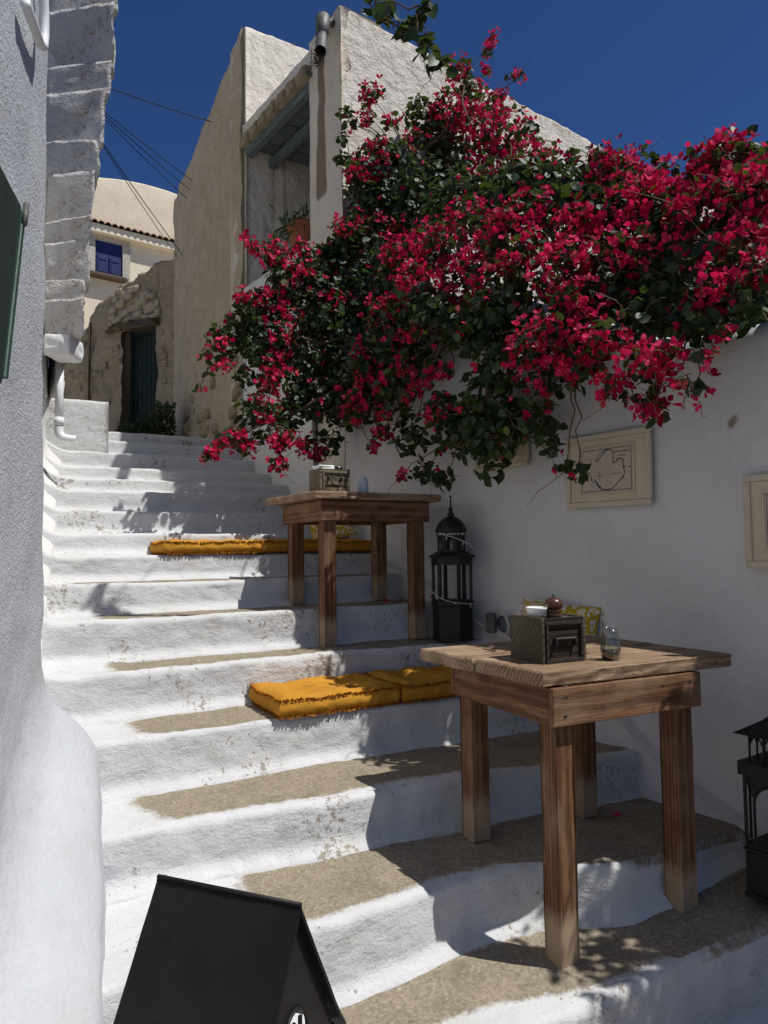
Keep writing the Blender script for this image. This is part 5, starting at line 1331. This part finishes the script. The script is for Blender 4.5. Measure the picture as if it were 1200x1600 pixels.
for i in range(10):                          # growth beyond the frame, along the wall toward the viewer and back over the terrace
    y = R(-0.7, 1.0); c = np.array([R(2.6, 3.4), y, R(0.85, 1.6)]); k_ = random.choice('FLL')
    centres.append((Vector(c), 40, k_)); grow(c, R(.12,.22), k_, 0.6, R(38,52))
for i in range(60):
    c = np.array([R(2.9, 4.4), R(1.2, 4.7), 0]); c[2] = 0.9 + 0.9*(c[0]-2.6)*R(.3,1.0); k_ = random.choice('FLL')
    c[2] = min(c[2], 2.3); centres.append((Vector(c), 40, k_)); grow(c, R(.18,.28), k_, 0.7, R(38,52))
LPa, LNa, LSa = np.vstack(LP), np.vstack(LN), np.concatenate(LS); FPa, FNa, FSa = np.vstack(FPp), np.vstack(FN), np.concatenate(FS)
# nothing inside the wall or the house
def keep(P):
    top_ = np.interp(P[:,1], [a for a, b in WTOP], [b for a, b in WTOP]); return ~(((P[:,0] > np.interp(P[:,1], [-2,1.8,3.4,5.03], [2.86,2.81,2.74,2.59])) & (P[:,2] < top_ - 0.02)) | (P[:,1] > 5.0) & (P[:,0] > 2.6))
kp = keep(LPa); LPa, LNa, LSa = LPa[kp], LNa[kp], LSa[kp]; kp = keep(FPa); FPa, FNa, FSa = FPa[kp], FNa[kp], FSa[kp]
# the biggest-looking leaves and flowers are pieces of their own
def pick(P, S, n, inframe=True):
    F3 = np.array(FW); sc = S/np.maximum(0.5, P @ F3); x = 600 + FPX*(P @ np.array(RT))/(P @ F3); y = 800 - FPX*(P @ np.array(UP))/(P @ F3)
    ok = (x > 300) & (x < 1195) & (y > 2) & (y < 790) & (P @ F3 > 0)
    sk = np.array([1.0 if o else 0.0 for o in ok])*sc
    idx = np.argsort(-sk)[:n*4]; return RNG.choice(idx, n, replace=False)
li = pick(LPa, LSa, 280); lm_ = np.ones(len(LPa), bool); lm_[li] = False
scatter('foliage', LEAF_V, LEAF_F, LPa[lm_], LNa[lm_], LSa[lm_], RNG.uniform(0,6.28,lm_.sum()), RNG.uniform(0,1,lm_.sum()), M['leaf'], bv, BG)
def single_mesh(name, TV, TF, mat):
    me = bpy.data.meshes.new(name); me.from_pydata([tuple(v) for v in TV], [], TF); me.polygons.foreach_set('use_smooth', [True]*len(TF)); me.update(); me.materials.append(mat)
    return me
lme = single_mesh('leaf', LEAF_V, LEAF_F, M['leaf'])
x_, y_, z_ = basis(LNa[li], RNG.uniform(0,6.28,len(li)))
def place(name, me, P, s_, i, X, Y, Z):
    o = bpy.data.objects.new(name, me); COL.objects.link(o); o.parent = bv
    m = Matrix(((X[i][0],Y[i][0],Z[i][0],0),(X[i][1],Y[i][1],Z[i][1],0),(X[i][2],Y[i][2],Z[i][2],0),(0,0,0,1)))
    o.matrix_local = Matrix.Translation(Vector(P) - BG) @ m @ Matrix.Scale(s_, 4)
for i, j in enumerate(li): place('leaf', lme, LPa[j], LSa[j], i, x_, y_, z_)
fi = pick(FPa, FSa, 280); fm_ = np.ones(len(FPa), bool); fm_[fi] = False
scatter('blossom', FL_V, FL_F, FPa[fm_], FNa[fm_], FSa[fm_], RNG.uniform(0,6.28,fm_.sum()), RNG.uniform(0,1,fm_.sum()), M['bract'], bv, BG)
# flower: three bracts with a tiny pale tube flower in the middle
fme = single_mesh('flower', FL_V, FL_F, M['bract'])
x_, y_, z_ = basis(FNa[fi], RNG.uniform(0,6.28,len(fi)))
for i, j in enumerate(fi): place('flower', fme, FPa[j], FSa[j], i, x_, y_, z_)
st_idx = RNG.choice(np.where(fm_)[0], min(1500, int(fm_.sum()*0.3)), replace=False)
TUBE_V = np.array([(0.04,0,0.05),(-0.02,0.035,0.05),(-0.02,-0.035,0.05),(0.09,0,0.52),(-0.045,0.08,0.52),(-0.045,-0.08,0.52)]); TUBE_F = [(0,1,4),(0,4,3),(1,2,5),(1,5,4),(2,0,3),(2,3,5),(3,4,5)]
M['stamen'] = m_plain('cream_stamen', (0.62,0.52,0.34), 0.8, 0.2)
scatter('stamens', TUBE_V, TUBE_F, FPa[st_idx], FNa[st_idx], FSa[st_idx], RNG.uniform(0,6.28,len(st_idx)), RNG.uniform(0,1,len(st_idx)), M['stamen'], bv, BG)
# trunk, limbs and twigs
tr = MB(); limbs = MB(); twg = MB()
root = Vector((3.7, 4.55, 0.70)); crown = Vector((3.45, 4.5, 1.6))
def curve(a, b, sag=0.15, n=9, wob=0.04):
    out = []
    for i in range(n+1):
        t = i/n; p = a.lerp(b, t); p.z += sag*4*t*(1-t); p += Vector((R(-wob,wob), R(-wob,wob), R(-wob,wob)))*(1 if 0 < i < n else 0); out.append(p)
    return out
tr.tube([root, root.lerp(crown,.35)+Vector((.05,-.04,0)), root.lerp(crown,.7)+Vector((-.04,.03,0)), crown], [0.075,0.06,0.055,0.045], 10)
forks = []
for (px, py, ex) in ((470,520,.14),(430,440,.12),(560,330,.16),(560,470,.2),(520,620,.1),(640,400,.25),(640,250,.15),(700,520,.2),(730,340,.3),(760,640,.10),(800,440,.3),(800,250,.2),(880,400,.3),(900,520,.2),(960,330,.3),(1000,470,.3),(1080,360,.3),(1120,460,.25),(1180,380,.3),(380,540,.08),(420,660,.06)):
    forks.append(at(px, py, depth(px, py) + ex))
forks += [Vector((3.2,1.2,1.2)), Vector((3.2,0.4,1.2)), Vector((3.6,3.4,1.6)), Vector((3.5,2.2,1.3))]
for f_ in forks: limbs.tube(curve(crown, f_, 0.05), [0.022*(1-0.07*i) for i in range(10)], 6)
prevc = None
for (c, r, kd) in centres:
    f_ = min(forks, key=lambda q: (q-c).length); n = 8
    dc = c.dot(FW); cpx, cpy = 600 + FPX*c.dot(RT)/dc, 800 - FPX*c.dot(UP)/dc
    if cpy < 125 and cpx < 720:
        f_ = prevc or at(735, 190, 4.2); prevc = c.copy()
    limbs.tube(curve(f_, c, 0.02, n, 0.02), [lerp(0.006, 0.0025, i/n) for i in range(n+1)], 5)
    for k_ in range(5 if r > 14 else 3):
        e = c + Vector((R(-1,1), R(-1,1), R(-1,.8)))*(r/FPX*4.2*1.15); twg.tube(curve(c, e, 0.02, 4, 0.012), [0.0035,0.003,0.0025,0.002,0.0012], 4)
for i in range(260):                          # bare arching twigs
    c, r, kd = random.choice(centres); e = c + Vector((R(-.18,.12), R(-.18,.12), R(-.22,.14))); twg.tube(curve(c, e, R(-.03,.05), 5, 0.015), [0.0022,0.002,0.0018,0.0015,0.0012,0.0008], 4)
rel(tr, BG).build('trunk', M['stem'], bv, True); rel(limbs, BG).build('limbs', M['stem'], bv, True)
o = rel(twg, BG).build('twigs', M['twig'], bv); o['kind'] = 'stuff'

# fallen petals and a leaf on the steps
def fallen(label, p, me, sz, cat, grp=None):
    o = bpy.data.objects.new('fallen_petals' if cat == 'petal' else 'fallen_leaf', me); COL.objects.link(o)
    o.location = p + Vector((0,0,H)); o.scale = (sz,)*3; o.rotation_euler = (R(-.4,.4), R(-.4,.4), R(0,6)); tag(o, label, cat, grp)
fallen('green leaf lying on the white step near the left wall', on_z(97, 908, -0.150), lme, 0.075, 'leaf')
fallen('red petals on the step between the far table legs', on_z(604, 941, -0.325), fme, 0.035, 'petal')
fallen('red petals on the tread behind the near table leg', on_z(962, 1276, -1.162), fme, 0.03, 'petal')
fallen('red petals on the tread beside the domed lantern', on_z(676, 938, -0.325), fme, 0.035, 'petal')
fallen('red petals on the tread near the wall right of the near table', on_z(1146, 1277, -1.162), fme, 0.018, 'petal')
